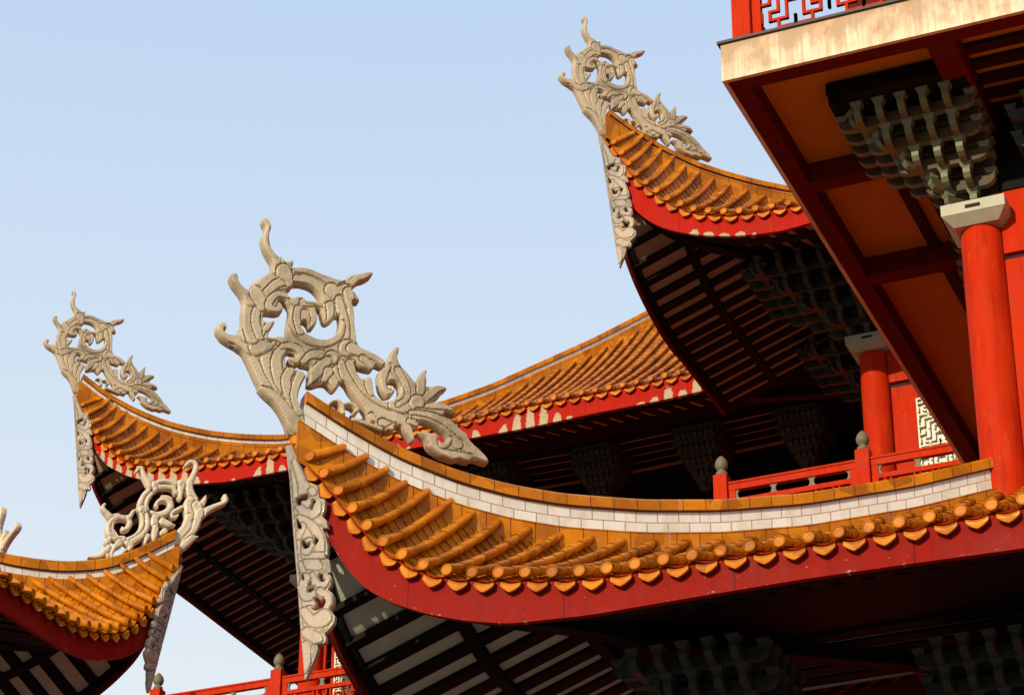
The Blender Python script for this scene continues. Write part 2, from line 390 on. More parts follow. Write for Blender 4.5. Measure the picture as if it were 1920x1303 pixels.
        mb.build('fascia_board', mats['fascia'] if face == mats.get('front', 'A') else M['beamred'], roof)
    # ---- soffit
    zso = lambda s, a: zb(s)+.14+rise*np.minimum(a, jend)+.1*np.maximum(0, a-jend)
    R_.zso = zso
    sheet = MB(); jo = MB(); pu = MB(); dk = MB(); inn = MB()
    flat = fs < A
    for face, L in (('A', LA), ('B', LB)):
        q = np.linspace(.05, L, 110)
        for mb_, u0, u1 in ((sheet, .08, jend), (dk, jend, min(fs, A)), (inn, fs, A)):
            if u1 <= u0: continue
            ex = extA is not None and mb_ is inn
            if ex and face == 'B': continue
            qq = q[q >= (extA if ex else u0)]
            if extA is not None and face == 'B' and mb_ is dk:
                q2 = np.linspace(A-.1, L, 20); sheet2 = [P(face, q2, a_, zso(q2, a_)+.03) for a_ in (jend+0*q2, A+0*q2)]; dk.grid(np.array(sheet2))
                qq = qq[qq <= fs+.12]
            rowsP = []
            for f_ in np.linspace(0, 1, 7):
                a_ = u0+(np.minimum(qq, u1)-u0)*f_ if not ex else u0+(u1-u0)*f_+0*qq
                rowsP.append(P(face, qq, a_, zso(qq, a_)))
            mb_.grid(np.array(rowsP))
        for s in np.arange(.2, L, .37):
            e = min(s-.06, jend)
            if e < .15: continue
            V = []
            n_ = 6
            for a_ in np.linspace(.09, e, n_):
                for ds, dz in ((-.10, .03), (-.10, -.045), (.10, -.045), (.10, .03)): V.append(P(face, s+ds, a_, zso(s, a_)+dz))
            jo.grid(np.array(V).reshape(n_, 4, 3)[:, [0, 1, 2, 3, 0]])
            jo.add(np.array(V[:4]), [(0, 1, 2, 3)])
        for a_, w_ in [(.14, .12), (purl, .16), (jend, .16)]:
            qq = np.linspace(a_, L, 90); z_ = zso(qq, a_)
            pu.grid(np.array([P(face, qq, a_-w_/2, z_), P(face, qq, a_-w_/2, z_-.07), P(face, qq, a_+w_/2, z_-.07), P(face, qq, a_+w_/2, z_)]))
        if flat and not (extA is not None and face == 'B'):
            for k in range(nf):
                a_ = fs+.08+k*.42
                qq = np.linspace(a_ if extA is None else extA, L, 40); z_ = zso(qq, a_)
                pu.grid(np.array([P(face, qq, a_-.11, z_+.02), P(face, qq, a_-.11, z_-.05), P(face, qq, a_+.11, z_-.05), P(face, qq, a_+.11, z_+.02)]))
    sheet.build('soffit_board', mats['soffit'], roof)
    if dk.n: dk.build('soffit_shade', M['joist'], roof)  # near-black sheet, deep eave shade put into the soffit colour
    if inn.n: inn.build('inner_soffit', mats.get('inner', mats['soffit']), roof)
    jo.build('joists', mats['joist'], roof); pu.build('purlins', mats['joist'], roof)
    hr = MB(); q = np.linspace(.15, A, 24); z_ = zso(q, q); V = []
    for k in range(24):
        base = np.array([tx+sx*q[k], ty+sy*q[k], z_[k]])
        V.append([base-nrm*.11, base-nrm*.11-np.array([0, 0, .2]), base+nrm*.11-np.array([0, 0, .2]), base+nrm*.11])
    hr.grid(V); hr.build('hip_rafter', M['joist'], roof)
    return R_

# ------------------------------------------------------------------ carved work: strokes -> relief mesh
def carve(name, parent, mat, strokes, to3d, normal, cell, bbox, pxm, base=.05, gain=1.0, poly=None, holes=(), polyh=.02, groove=.0, rs=1., kw=1., extra=()):
    """strokes: list of [(x,y,r),...] in drawing units; union becomes a pierced plate with rounded relief."""
    x0, y0, x1, y1 = bbox; nx, ny = int((x1-x0)/cell)+1, int((y1-y0)/cell)+1
    gx, gy = np.meshgrid(x0+np.arange(nx)*cell, y0+np.arange(ny)*cell)
    sdf = np.full(gx.shape, 1e3); H = np.full(gx.shape, -1.)
    def polysdf(pg):
        pg = np.array(pg, float); dd = np.full(gx.shape, 1e9); ins = np.zeros(gx.shape, bool)
        for i in range(len(pg)):
            a = pg[i]; b = pg[(i+1) % len(pg)]; e = b-a; wx = gx-a[0]; wy = gy-a[1]
            t = np.clip((wx*e[0]+wy*e[1])/(e@e+1e-9), 0, 1); dd = np.minimum(dd, np.hypot(wx-t*e[0], wy-t*e[1]))
            c1 = (a[1] <= gy) != (b[1] <= gy)
            with np.errstate(divide='ignore', invalid='ignore'):
                xi = a[0]+(gy-a[1])*e[0]/(e[1] if e[1] != 0 else 1e-9)
            ins ^= c1 & (gx < xi)
        return np.where(ins, -dd, dd)
    def strokeeval(st):
        best = np.full(gx.shape, 1e3); hh = np.full(gx.shape, -1.)
        st2 = []
        n = len(st)                                    # Catmull-Rom refinement of the path
        if n == 1: st2 = [st[0], (st[0][0]+.01, st[0][1], st[0][2])]
        else:
            a = np.array(st, float); ap = np.vstack([2*a[0]-a[1], a, 2*a[-1]-a[-2]])
            for i in range(1, n):
                p0, p1, p2, p3 = ap[i-1], ap[i], ap[i+1], ap[i+2]
                for t in np.linspace(0, 1, 5)[:-1]:
                    q = .5*((2*p1)+(-p0+p2)*t+(2*p0-5*p1+4*p2-p3)*t*t+(-p0+3*p1-3*p2+p3)*t**3); q[2] = max(1, p1[2]+(p2[2]-p1[2])*t); st2.append(tuple(q))
            st2.append(tuple(a[-1]))
        for i in range(len(st2)-1):
            ax_, ay_, ar = st2[i]; bx_, by_, br = st2[i+1]
            ar *= rs; br *= rs; m = max(ar, br)+12*cell
            ix0 = max(0, int((min(ax_, bx_)-m-x0)/cell)); ix1 = min(nx, int((max(ax_, bx_)+m-x0)/cell)+2)
            iy0 = max(0, int((min(ay_, by_)-m-y0)/cell)); iy1 = min(ny, int((max(ay_, by_)+m-y0)/cell)+2)
            if ix1 <= ix0 or iy1 <= iy0: continue
            sl_ = (slice(iy0, iy1), slice(ix0, ix1)); X_, Y_ = gx[sl_], gy[sl_]
            ex, ey = bx_-ax_, by_-ay_; t = np.clip(((X_-ax_)*ex+(Y_-ay_)*ey)/(ex*ex+ey*ey+1e-9), 0, 1)
            dd = np.hypot(X_-ax_-t*ex, Y_-ay_-t*ey); r = ar+(br-ar)*t
            best[sl_] = np.minimum(best[sl_], dd-r)
            u = np.clip(dd/np.maximum(r, .1), 0, 1)
            h = np.sqrt(np.clip(1-u**5, 0, 1))*np.minimum(r*.7, 5*unit+r*.17)*(.62+.38*np.clip((u-.25)/.45, 0, 1))
            if groove: h = h-groove*r*np.exp(-((u-.62)/.13)**2)
            hh[sl_] = np.maximum(hh[sl_], np.where(dd < r, h, -1))
        return best, hh
    if poly is not None:
        s_ = polysdf(poly); sdf = np.minimum(sdf, s_)
        H = np.where(s_ < 0, np.minimum(-s_*.6, polyh/pxm), H)
    unit = cell/4. if (poly is None or cell > 2) else cell/1.3*.5
    for st in strokes:
        st_, wgt = (st, 1.) if not isinstance(st, dict) else (st['p'], st.get('w', 1.))
        s_, h_ = strokeeval(st_)
        if poly is None: sdf = np.minimum(sdf, s_)
        halo = (s_ > -.3*cell) & (s_ < 1.6*cell) & (H > 0)
        H = np.where(halo, H*.45, H)
        Hp = np.clip(H, 0, None)
        if poly is not None: wgt *= kw
        H = np.where(h_ > 0, (h_*wgt+.30*np.minimum(Hp, 26*unit)) if poly is None else h_*wgt+polyh/pxm*.8, H)
    for st in extra:
        s_, h_ = strokeeval(st); sdf = np.minimum(sdf, s_); H = np.where(h_ > 0, np.maximum(H, h_+polyh/pxm*.6), H)
    for hq in holes: sdf = np.maximum(sdf, -polysdf(hq))
    H = np.clip(H, 0, None); 
    
    keepv = sdf
    gyy, gxx = np.gradient(sdf, cell); gl = np.hypot(gxx, gyy)+1e-6
    cellm = (sdf[:-1, :-1]+sdf[1:, :-1]+sdf[:-1, 1:]+sdf[1:, 1:])/4 < 0
    cpd = np.pad(cellm, 1).astype(int); cnt = cpd[:-1, :-1]+cpd[1:, :-1]+cpd[:-1, 1:]+cpd[1:, 1:]
    px_ = gx.astype(float); py_ = gy.astype(float); out = ((cnt > 0) & (cnt < 4)) | (sdf > -.3*cell); H = np.where(out, 0, H*np.sqrt(np.clip((-sdf-.45*cell)/(1.6*cell), 0, 1)))
    mv = np.clip(sdf, -cell*1.0, cell*1.5); px_[out] -= (mv*gxx/gl)[out]; py_[out] -= (mv*gyy/gl)[out]
    idx = -np.ones(gx.shape, int); used = np.zeros(gx.shape, bool)
    used[:-1, :-1] |= cellm; used[1:, :-1] |= cellm; used[:-1, 1:] |= cellm; used[1:, 1:] |= cellm
    idx[used] = np.arange(used.sum()); nv = used.sum()
    XY = np.stack([px_[used], py_[used]], 1); h = H[used]*pxm*gain
    P3 = to3d(XY); nrm = np.array(normal, float)
    front = P3+nrm*(base+h)[:, None]; back = P3-nrm*(base+h*.8)[:, None]
    jj, ii = np.nonzero(cellm)
    a_, b_, c_, d_ = idx[jj, ii], idx[jj, ii+1], idx[jj+1, ii+1], idx[jj+1, ii]
    F = [tuple(q) for q in np.stack([a_, b_, c_, d_], 1).tolist()]+[tuple(q) for q in (np.stack([d_, c_, b_, a_], 1)+nv).tolist()]
    cp = np.pad(cellm, 1); S = []
    for dj, di, e0, e1 in ((-1, 0, (0, 0), (0, 1)), (1, 0, (1, 1), (1, 0)), (0, -1, (1, 0), (0, 0)), (0, 1, (0, 1), (1, 1))):
        nb = cp[1+dj:cp.shape[0]-1+dj, 1+di:cp.shape[1]-1+di]; m = cellm & ~nb; jj, ii = np.nonzero(m)
        p = idx[jj+e0[0], ii+e0[1]]; q = idx[jj+e1[0], ii+e1[1]]
        S += np.stack([p, p+nv, q+nv, q], 1).tolist()
    mb = MB(); mb.add(np.vstack([front, back]), F+[tuple(q) for q in S])
    return mb.build(name, mat, parent, True, 50)

# ================================================================== THINGS
c1 = dep(1856, 600, 33.5)            # near tower: south-west column
c2 = dep(1645, 760, 48)              # hall: projecting bay column
D2N = np.array([1, -1, 0])/math.sqrt(2)

tower = tag(empty('balcony_tower', (c1[0]+4, c1[1]+4, 0)), 'nearest red tower with a stained cream balcony edge and the largest upturned orange roof corner', 'pagoda')
hall = tag(empty('temple_hall', (-16, 50, 0)), 'rear temple hall with two upturned orange roof corners above red railings with stone finials', 'temple')
pav = tag(empty('corner_pavilion', (-25.5, 28.5, 0)), 'small pavilion at lower left whose bright orange roof corner points to the right', 'pavilion')
pav2 = tag(empty('distant_pavilion', (-36, 44, 0)), 'pavilion hidden past the left edge, only its pale stone scroll tips showing', 'pavilion')

# ---- near tower roof -------------------------------------------------
tp = ondiag(551.6, 827, c1); T1 = tp
caps1 = [(551.6, 827), (574, 854), (605, 890), (634, 926), (662, 960), (691, 997), (724, 1026), (763, 1050), (807, 1069), (855, 1076), (905, 1079), (956.5, 1078), (1012.5, 1077.5), (1061.5, 1077), (1113.5, 1074), (1164, 1067), (1266, 1051), (1429, 1026), (1597, 1000), (1716, 980), (1892, 946)]
ze1 = smooth_prof([(ony(*p, tp[1])[0]-tp[0], ony(*p, tp[1])[2]) for p in caps1], 0, 14)
fb1 = [(575, 905), (605, 985), (635, 1050), (680, 1100), (730, 1128), (800, 1150), (870, 1162), (950, 1168), (1100, 1152), (1300, 1118), (1500, 1085), (1700, 1056), (1920, 1026)]
zb1 = smooth_prof([(ony(*p, tp[1])[0]-tp[0], ony(*p, tp[1])[2]) for p in fb1], 0, 14)
hp1 = [(563, 736), (600, 760), (640, 787), (740, 844), (850, 888), (950, 915), (1050, 932), (1200, 943), (1340, 943), (1500, 931), (1700, 899), (1862, 861)]
zh1 = smooth_prof([(ondiag(*p, tp)[0]-tp[0], ondiag(*p, tp)[2]) for p in hp1], .5, 8)
smax1 = c1[0]-tp[0]-.15
r1 = make_roof(tower, tp, 1, 1, ze1, zb1, zh1, smax1, 16.5, 11.5, 6.4, (.16, .28, .17), .36, dict(fascia=M['red_near'], soffit=M['panelw'], joist=M['joist'], inner=M['panellit']), 1.35, 'lowest', .2, jend=2.45, fs=4.2, nf=5, extA=2.55)

# ---- hall: projecting bay roof -----------------------------------------
tp = ondiag(1131.7, 250.7, c2); T3 = tp
caps3 = [(1131.7, 250.7), (1152.5, 271.5), (1166.5, 296), (1181.6, 317.4), (1200.8, 339), (1224.8, 356), (1245.5, 373), (1272.7, 384.4), (1298.6, 395), (1330.5, 398.4), (1362.5, 400.4), (1392.4, 398), (1425, 393), (1458, 387), (1489, 382)]
ze3 = smooth_prof([(ony(*p, tp[1])[0]-tp[0], ony(*p, tp[1])[2]) for p in caps3], 0, 14)
fb3 = [(1150, 320), (1175.6, 377), (1199.6, 403), (1231.5, 423), (1271.5, 435), (1319, 441), (1371, 442), (1419, 439), (1471, 431), (1519, 417)]
zb3 = smooth_prof([(ony(*p, tp[1])[0]-tp[0], ony(*p, tp[1])[2]) for p in fb3], 0, 14)
hp3 = [(1133.7, 207.6), (1179.6, 241.5), (1239.5, 279.4), (1299.4, 307.4), (1359, 327), (1419, 343), (1479, 355)]
zh3 = smooth_prof([(ondiag(*p, tp)[0]-tp[0], ondiag(*p, tp)[2]) for p in hp3], .25, 8)
r3 = make_roof(hall, tp, 1, 1, ze3, zb3, zh3, c2[0]-tp[0]-.1, 8.0, 6.5, 3.9, (.14, .05, .19), .36, dict(fascia=M['red_mid'], soffit=M['panel'], joist=M['joist']), 1.15, 'highest', .25, jend=3.85, fs=9)

# ---- hall: wing roof -----------------------------------------------------
tp = dep(144, 742, 59.3); T2 = tp
caps2 = [(144, 742), (154.4, 757), (163.5, 784), (174, 802.5), (187.5, 820.5), (205.5, 836.7), (222.4, 851.7), (241.6, 862.5), (262.6, 869.8), (305, 871.6), (348.6, 869.8), (391.8, 864.4), (458, 856.5), (523, 844.5), (865, 788), (950.6, 764.7), (1057, 744.7), (1168.8, 723.7), (1253.6, 705), (1336, 686.7)]
ze2 = smooth_prof([(ony(*p, tp[1])[0]-tp[0], ony(*p, tp[1])[2]) for p in caps2], 0, 18)
fb2 = [(158, 800), (174, 838.5), (198, 871.6), (240.4, 892.6), (288.5, 902.8), (360.6, 906.4), (420.7, 902.8), (535, 880.6), (878, 821), (981, 802.7), (1110, 774.7), (1239, 749.5), (1364.8, 721)]
zb2 = smooth_prof([(ony(*p, tp[1])[0]-tp[0], ony(*p, tp[1])[2]) for p in fb2], 0, 18)
hp2 = [(153, 703), (198, 739), (252, 769), (312.5, 793.4), (384.6, 810), (456.7, 817.5), (529, 819), (820, 757.6), (916.7, 723.7), (1013.4, 680), (1110, 636.7), (1206.9, 586.7), (1235.9, 572)]
zh2 = smooth_prof([(ondiag(*p, tp)[0]-tp[0], ondiag(*p, tp)[2]) for p in hp2], .7, 18, 11)
r2 = make_roof(hall, tp, 1, 1, ze2, zb2, zh2, 12.5, 15.9, 15.9, 5.6, (.15, .11, .24), .36, dict(fascia=M['red_far'], soffit=M['panel'], joist=M['joist']), 1.15, 'left', .42, jend=2.6, fs=3.35, nf=5)

# ---- left pavilion roof (north-east corner) ------------------------------
tp = dep(335, 1047.7, 42); T4 = tp
caps4 = [(335, 1047.7), (319.8, 1071), (309, 1094), (293.5, 1120.5), (275.6, 1139.5), (259, 1158), (237.7, 1173), (214.4, 1181), (190.7, 1179), (167, 1175.6), (145, 1168.6), (123, 1158), (102, 1145), (80, 1131), (58, 1114), (35, 1100), (15, 1086)]
ze4 = smooth_prof([(tp[1]-onx(*p, tp[0])[1], onx(*p, tp[0])[2]) for p in caps4], 0, 14)
fb4 = [(318, 1120), (303, 1165), (283.7, 1202), (256, 1223), (228, 1235), (197.7, 1238), (163, 1235), (116, 1216), (58, 1179), (0, 1142)]
zb4 = smooth_prof([(tp[1]-onx(*p, tp[0])[1], onx(*p, tp[0])[2]) for p in fb4], 0, 14)
hp4 = [(318.6, 1001), (279, 1021), (232.6, 1042), (186, 1053.5), (116, 1057), (58, 1051), (0, 1041)]
zh4 = smooth_prof([(tp[0]-ondiag(*p, tp)[0], ondiag(*p, tp)[2]) for p in hp4], .35, 8)
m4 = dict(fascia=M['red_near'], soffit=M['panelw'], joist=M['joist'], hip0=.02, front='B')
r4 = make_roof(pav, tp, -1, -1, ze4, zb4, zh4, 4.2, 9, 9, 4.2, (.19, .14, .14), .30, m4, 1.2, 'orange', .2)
# ---- far-left pavilion roof (south-east corner), mostly out of view -------
T5 = dep(-22, 1100, 54)
dz5 = T5[2]-T4[2]
r5 = make_roof(pav2, T5, -1, 1, lambda q: ze4(q)+dz5, lambda q: zb4(q)+dz5, lambda q: zh4(q)+dz5, 3.0, 6, 3.6, 3.0, (.19, .14, .14), .30, m4, 1.2, 'distant', .2, jend=2.9, fs=9)

# ------------------------------------------------------------------ ridge ornaments
K1 = [
 {'p':[(250,700,55),(290,780,60),(340,860,66),(385,940,56),(430,1030,44)],'w':.5},
 {'p':[(335,700,50),(370,800,56),(400,880,54),(430,960,40)],'w':.5},
 {'p':[(245,620,30),(235,540,30),(255,460,34),(320,390,34),(390,360,30),(480,365,28),(560,400,30),(620,440,34)],'w':.5},
 {'p':[(660,470,36),(668,560,36),(675,640,40)],'w':.5},
 {'p':[(670,760,40),(700,850,44),(760,930,46),(840,990,46),(920,1010,40)],'w':.5},
 {'p':[(560,790,30),(600,820,34),(560,750,30)],'w':.5},
 [(170,665,26),(208,735,34),(245,800,32),(290,875,34),(345,940,36),(420,1020,36)],
 [(325,655,20),(292,710,32),(300,780,36),(345,860,38),(400,940,38)],
 [(365,700,24),(335,760,30),(355,850,34),(410,920,34)],
 [(400,805,24),(380,850,26),(398,920,26),(430,990,24),(455,1060,22)],
 [(450,825,24),(430,870,22),(420,930,20),(445,1000,18)],
 [(104,604,10),(98,586,18),(78,590,20),(78,622,20),(110,645,20),(155,662,24),(195,690,32),(240,700,44)],
 [(172,590,8),(178,620,18),(195,650,24)],
 [(250,690,52),(300,690,22)],
 [(225,650,36),(205,590,32),(203,520,34),(215,470,36),(245,430,30),(290,385,28),(340,355,30)],
 [(262,640,26),(240,590,22),(240,540,24),(262,490,22),(290,445,24),(335,400,24),(385,385,22)],
 [(142,350,14),(138,368,17),(160,400,17),(188,440,22),(220,470,40)],
 [(240,440,34),(265,480,34),(270,510,18)],
 [(285,92,11),(300,122,15),(290,165,14),(284,205,16),(308,250,17),(332,295,22),(350,330,36)],
 [(366,268,4),(372,300,14),(372,330,22)],[(416,286,4),(400,310,16),(385,340,24)],
 [(370,340,42),(395,375,24),(398,405,14)],
 [(425,330,14),(480,335,16),(540,355,20),(600,385,26),(650,400,26)],
 [(430,372,18),(490,380,20),(535,410,24),(565,455,28),(590,480,22)],
 [(788,345,9),(765,355,14),(715,375,18),(690,400,24),(650,425,36)],
 [(728,474,5),(712,452,18),(692,430,20)],
 [(592,425,34),(620,445,34),(660,430,34)],
 [(574,578,4),(590,540,18),(588,500,22)],
 [(675,440,30),(688,500,20),(690,560,20),(694,620,20),(690,670,26)],
 [(630,470,20),(640,520,24),(655,580,26),(655,640,30)],
 [(640,590,24),(625,640,26),(575,672,22),(520,668,26),(465,640,30),(425,585,28),(408,530,28),(412,480,30),(440,462,26),(470,475,20)],
 [(450,620,20),(432,560,18),(440,510,18),(470,500,16),(500,510,20),(515,545,20),(510,580,14),(494,600,5)],
 [(462,485,20),(500,488,18),(545,492,10)],
 [(548,500,6),(520,480,16),(490,478,14)],
 [(372,436,12),(400,462,20),(425,480,22)],
 [(395,455,12),(345,445,16),(312,470,20),(300,500,20),(325,520,18),(352,515,16),(352,492,12)],
 [(332,568,4),(305,585,14),(290,618,22),(300,650,22)],
 [(300,640,20),(350,650,20),(385,680,14)],
 [(365,690,14),(400,688,16),(440,705,18),(455,740,20),(430,755,20),(408,742,12)],
 [(455,770,12),(500,730,22),(550,730,24)],
 [(595,745,38)],
 [(488,866,6),(510,830,28),(545,790,34),(575,760,24)],
 [(610,893,4),(606,850,28),(602,800,26)],[(560,850,12),(580,810,26)],[(645,850,14),(625,800,26)],
 [(668,700,46)],
 [(690,700,30),(740,720,24),(790,735,18),(830,760,18),(856,782,12)],
 [(740,745,16),(775,775,16),(792,792,12)],
 [(640,770,18),(655,820,24),(690,880,28),(735,945,32),(790,990,36),(850,1020,36),(910,1030,32),(950,1070,22),(982,1132,4)],
 [(680,770,20),(712,830,24),(755,890,26),(810,935,26),(870,965,26)],
 [(768,832,12),(772,865,26),(785,905,20)],
 [(905,690,5),(896,725,18),(880,768,28),(905,805,28),(945,850,30),(978,900,30),(975,950,34),(930,975,34),(880,965,22)],
 [(856,785,20),(838,820,24),(830,865,24),(845,900,20),(875,912,16),(892,890,14),(880,870,9)],
 [(905,800,16),(945,870,14),(950,930,14),(905,965,12)],
 [(1040,798,5),(1018,840,20),(1012,890,24),(1010,930,18)],
 [(1138,886,4),(1095,885,20),(1055,915,22),(1030,940,18)],
 [(1178,1002,4),(1130,975,16),(1080,970,18),(1030,985,20)],
 [(995,955,42)],[(1000,1000,24),(1060,1000,16),(1130,1000,10),(1175,1000,4)],
 [(965,1000,10),(1030,1008,16),(1090,1028,20),(1150,1070,30),(1200,1120,38),(1250,1165,36),(1300,1205,22),(1333,1230,4)],
 [(980,1020,8),(1040,1035,10),(1100,1065,12),(1150,1110,18),(1190,1150,24)],
 [(1002,1082,4),(1040,1105,22),(1070,1130,24),(1080,1165,24),(1120,1195,26),(1180,1205,26),(1240,1210,18)],
 [(1150,1125,12),(1135,1145,18),(1115,1150,20),(1100,1130,10)],
 [(258,880,5),(300,905,20),(345,950,30),(385,1005,36),(425,1055,38),(455,1095,30)],
 [(610,940,8),(640,955,20),(670,975,20)],[(660,960,16),(700,960,18),(720,985,16),(700,1003,12),(680,990,8)],
 [(780,1015,14),(800,1045,16)],[(830,1045,18),(865,1060,18),(895,1072,12)],[(890,1060,12),(860,1080,14)],[(960,1040,14),(1000,1060,10)],
]
KO = [(285,82),(305,95),(318,125),(308,150),(305,175),(312,215),(330,245),(352,268),(362,262),(375,282),(385,290),(400,285),(420,283),(418,305),(410,318),(455,316),(500,325),(545,345),(590,362),(640,378),(660,372),(690,350),(720,348),(760,338),(785,336),(793,345),(785,360),(755,378),(725,385),(705,405),(690,425),(705,430),(718,448),(728,470),(728,480),(705,476),(694,478),(700,510),(706,545),(705,580),(712,630),(716,665),(735,695),(770,708),(805,725),(835,745),(856,768),(865,745),(875,715),(890,695),(905,687),(915,690),(912,715),(905,735),(915,765),(945,800),(970,830),(985,855),(995,850),(1005,830),(1020,805),(1038,793),(1046,800),(1040,825),(1045,850),(1040,872),(1062,875),(1095,868),(1130,875),(1140,888),(1120,900),(1108,920),(1085,935),(1065,945),(1100,948),(1140,958),(1165,975),(1183,1000),(1175,1008),(1140,1000),(1120,1005),(1165,1035),(1200,1070),(1230,1105),(1255,1140),(1290,1170),(1325,1205),(1337,1228),(1325,1235),(1290,1222),(1255,1215),(1247,1228),(1225,1225),(1195,1215),(1170,1222),(1140,1210),(1110,1200),(1085,1185),(1060,1165),(1045,1150),(1038,1120),(1015,1100),(1000,1083),(1030,1085),(1060,1092),(1085,1090),(1105,1105),(1095,1125),(1110,1138),(1135,1132),(1146,1115),(1130,1092),(1095,1065),(1055,1045),(1010,1035),(1005,1062),(990,1070),(975,1065),(985,1100),(990,1130),(975,1132),(958,1110),(935,1085),(920,1060),(890,1062),(893,1085),(870,1085),(850,1080),(830,1070),(808,1062),(800,1045),(770,1040),(765,1025),(758,1000),(735,965),(705,925),(685,900),(665,865),(650,850),(640,862),(625,885),(608,897),(590,880),(572,862),(545,862),(510,875),(485,868),(490,845),(487,810),(500,785),(488,780),(460,775),(450,765),(435,775),(410,772),(395,755),(397,738),(410,735),(425,742),(430,730),(420,718),(400,712),(385,725),(380,750),(385,785),(415,785),(440,795),(470,810),(478,825),(465,850),(450,880),(440,920),(445,960),(465,1000),(475,1030),(485,1070),(488,1110),(470,1125),(440,1105),(405,1095),(390,1075),(380,1040),(355,990),(325,950),(290,920),(265,895),(255,880),(262,878),(240,835),(220,790),(200,745),(180,710),(150,690),(115,672),(80,645),(60,615),(57,595),(68,578),(88,571),(105,580),(108,598),(100,610),(92,605),(95,620),(115,630),(150,632),(165,630),(165,600),(175,588),(180,600),(178,560),(178,520),(185,480),(178,455),(160,425),(135,395),(122,365),(125,348),(145,340),(160,352),(162,380),(180,405),(205,425),(215,405),(235,385),(260,370),(290,350),(310,335),(320,315),(318,290),(295,255),(278,220),(270,180),(278,155),(290,130),(275,105),(272,88)]
KH = [[(385,420),(412,415),(420,395),(460,395),(510,412),(540,445),(553,482),(525,475),(480,472),(465,458),(435,452),(412,462),(395,450)],
 [(345,475),(370,470),(390,490),(402,510),(400,540),(390,580),(388,620),(400,650),(418,682),(400,665),(385,650),(365,640),(335,640),(318,648),(298,640),(305,615),(325,590),(333,568),(318,565),(300,572),(278,570),(275,545),(280,530),(310,530),(340,535),(367,527),(372,500),(360,485)],
 [(455,570),(475,568),(488,582),(494,602),(514,602),(528,575),(532,540),(520,508),(545,513),(552,540),(560,570),(575,582),(600,568),(620,545),(632,540),(638,570),(632,610),(610,640),(570,655),(530,652),(490,635),(465,610),(452,590)],
 [(702,758),(725,785),(765,797),(790,800),(806,772),(830,785),(850,782),(822,800),(815,830),(822,880),(835,905),(855,925),(880,940),(850,945),(810,930),(795,905),(792,870),(788,835),(765,828),(748,840),(730,835),(712,800)],
 [(870,850),(895,850),(915,870),(918,900),(905,925),(880,940),(852,922),(880,918),(895,900),(892,878),(880,868),(868,882),(858,868)]]
def chaikin(p, n=1):
    for _ in range(n): p = [q for i in range(len(p)) for q in ((p[i][0]*.8+p[(i+1) % len(p)][0]*.2, p[i][1]*.8+p[(i+1) % len(p)][1]*.2), (p[i][0]*.2+p[(i+1) % len(p)][0]*.8, p[i][1]*.2+p[(i+1) % len(p)][1]*.8))]
    return p
KO = chaikin(KO); KH = [chaikin(h_, 2) for h_ in KH]
def drawer(scale, ox, oy, plane): return lambda XY: np.array([plane(ox+x/scale, oy+y/scale) for x, y in XY])
def ondiag_vec(scale, ox, oy, P, s=1):
    n = np.array([1, -s, 0.])
    def f(XY):
        x = ox+XY[:, 0]/scale; y = oy+XY[:, 1]/scale
        D = _F[None]+_R[None]*((x-960)/FPX)[:, None]-_U[None]*((y-651.5)/FPX)[:, None]
        return CAM+D*((n@(np.array(P)-CAM))/(D@n))[:, None]
    return f
o1 = carve('ridge_ornament', r1.roof, M['stone'], K1, ondiag_vec(2.505, 380, 380, T1), D2N, 3.5, (40, 70, 1350, 1250), 1/(2.505*163), .05, 1.35, groove=.0, rs=.86, poly=KO, holes=KH, polyh=.03, kw=.62, extra=[[(600,945,10),(625,943,12),(645,965,14),(650,1000,16)],[(650,962,12),(680,955,13),(708,968,14),(716,988,12),(700,1000,8)],[(700,1030,14),(760,1050,14),(830,1075,12)]])
o1['label'] = 'large pierced stone scroll with three horns'

def place_copy(src, parent, A0, B0, A1, B1, nrm, mat=None, label=None):
    """similarity in the hip plane taking A0->A1 and B0->B1 (world points)"""
    A0, B0, A1, B1 = (np.array(q, float) for q in (A0, B0, A1, B1)); nrm = tuple(float(q) for q in nrm); k = np.linalg.norm(B1-A1)/np.linalg.norm(B0-A0)
    h = lambda v: np.array([v[0]*nrm[1]*-1+v[1]*nrm[0], v[2]])     # 2D coords in plane
    a = h(B0-A0); b = h(B1-A1); th = math.atan2(b[1], b[0])-math.atan2(a[1], a[0])
    th = (th+math.pi) % (2*math.pi)-math.pi
    Rm = Matrix.Rotation(th, 4, Vector(nrm))
    if np.linalg.norm(np.array(Rm.to_3x3() @ Vector(B0-A0))*k-(B1-A1)) > np.linalg.norm(np.array(Matrix.Rotation(-th, 3, Vector(nrm)) @ Vector(B0-A0))*k-(B1-A1)): Rm = Matrix.Rotation(-th, 4, Vector(nrm))
    o = src.copy(); C.objects.link(o); o.parent = parent
    pw0 = Vector(world_of(src)); pw1 = Vector(world_of(parent))
    Mt = Matrix.Translation(Vector(A1)) @ Rm @ Matrix.Scale(k, 4) @ Matrix.Translation(-Vector(A0)) @ Matrix.Translation(pw0)
    o.matrix_local = Matrix.Translation(-pw1) @ Mt
    if label: o['label'] = label
    return o
p1 = lambda x, y: ondiag(x, y, T1)
q1 = lambda x, y: ondiag(380+x/2.505, 380+y/2.505, T1)
HA, TA = q1(285, 85), q1(1333, 1230)
o3 = place_copy(o1, r3.roof, HA, TA, ondiag(1093, 35, T3), ondiag(1332, 302, T3), D2N, label='pierced stone scroll with three horns above the highest roof corner')
o2 = place_copy(o1, r2.roof, HA, TA, ondiag(137, 547, T2), ondiag(319, 775, T2), D2N, label='pierced stone scroll with three horns at the left roof corner')

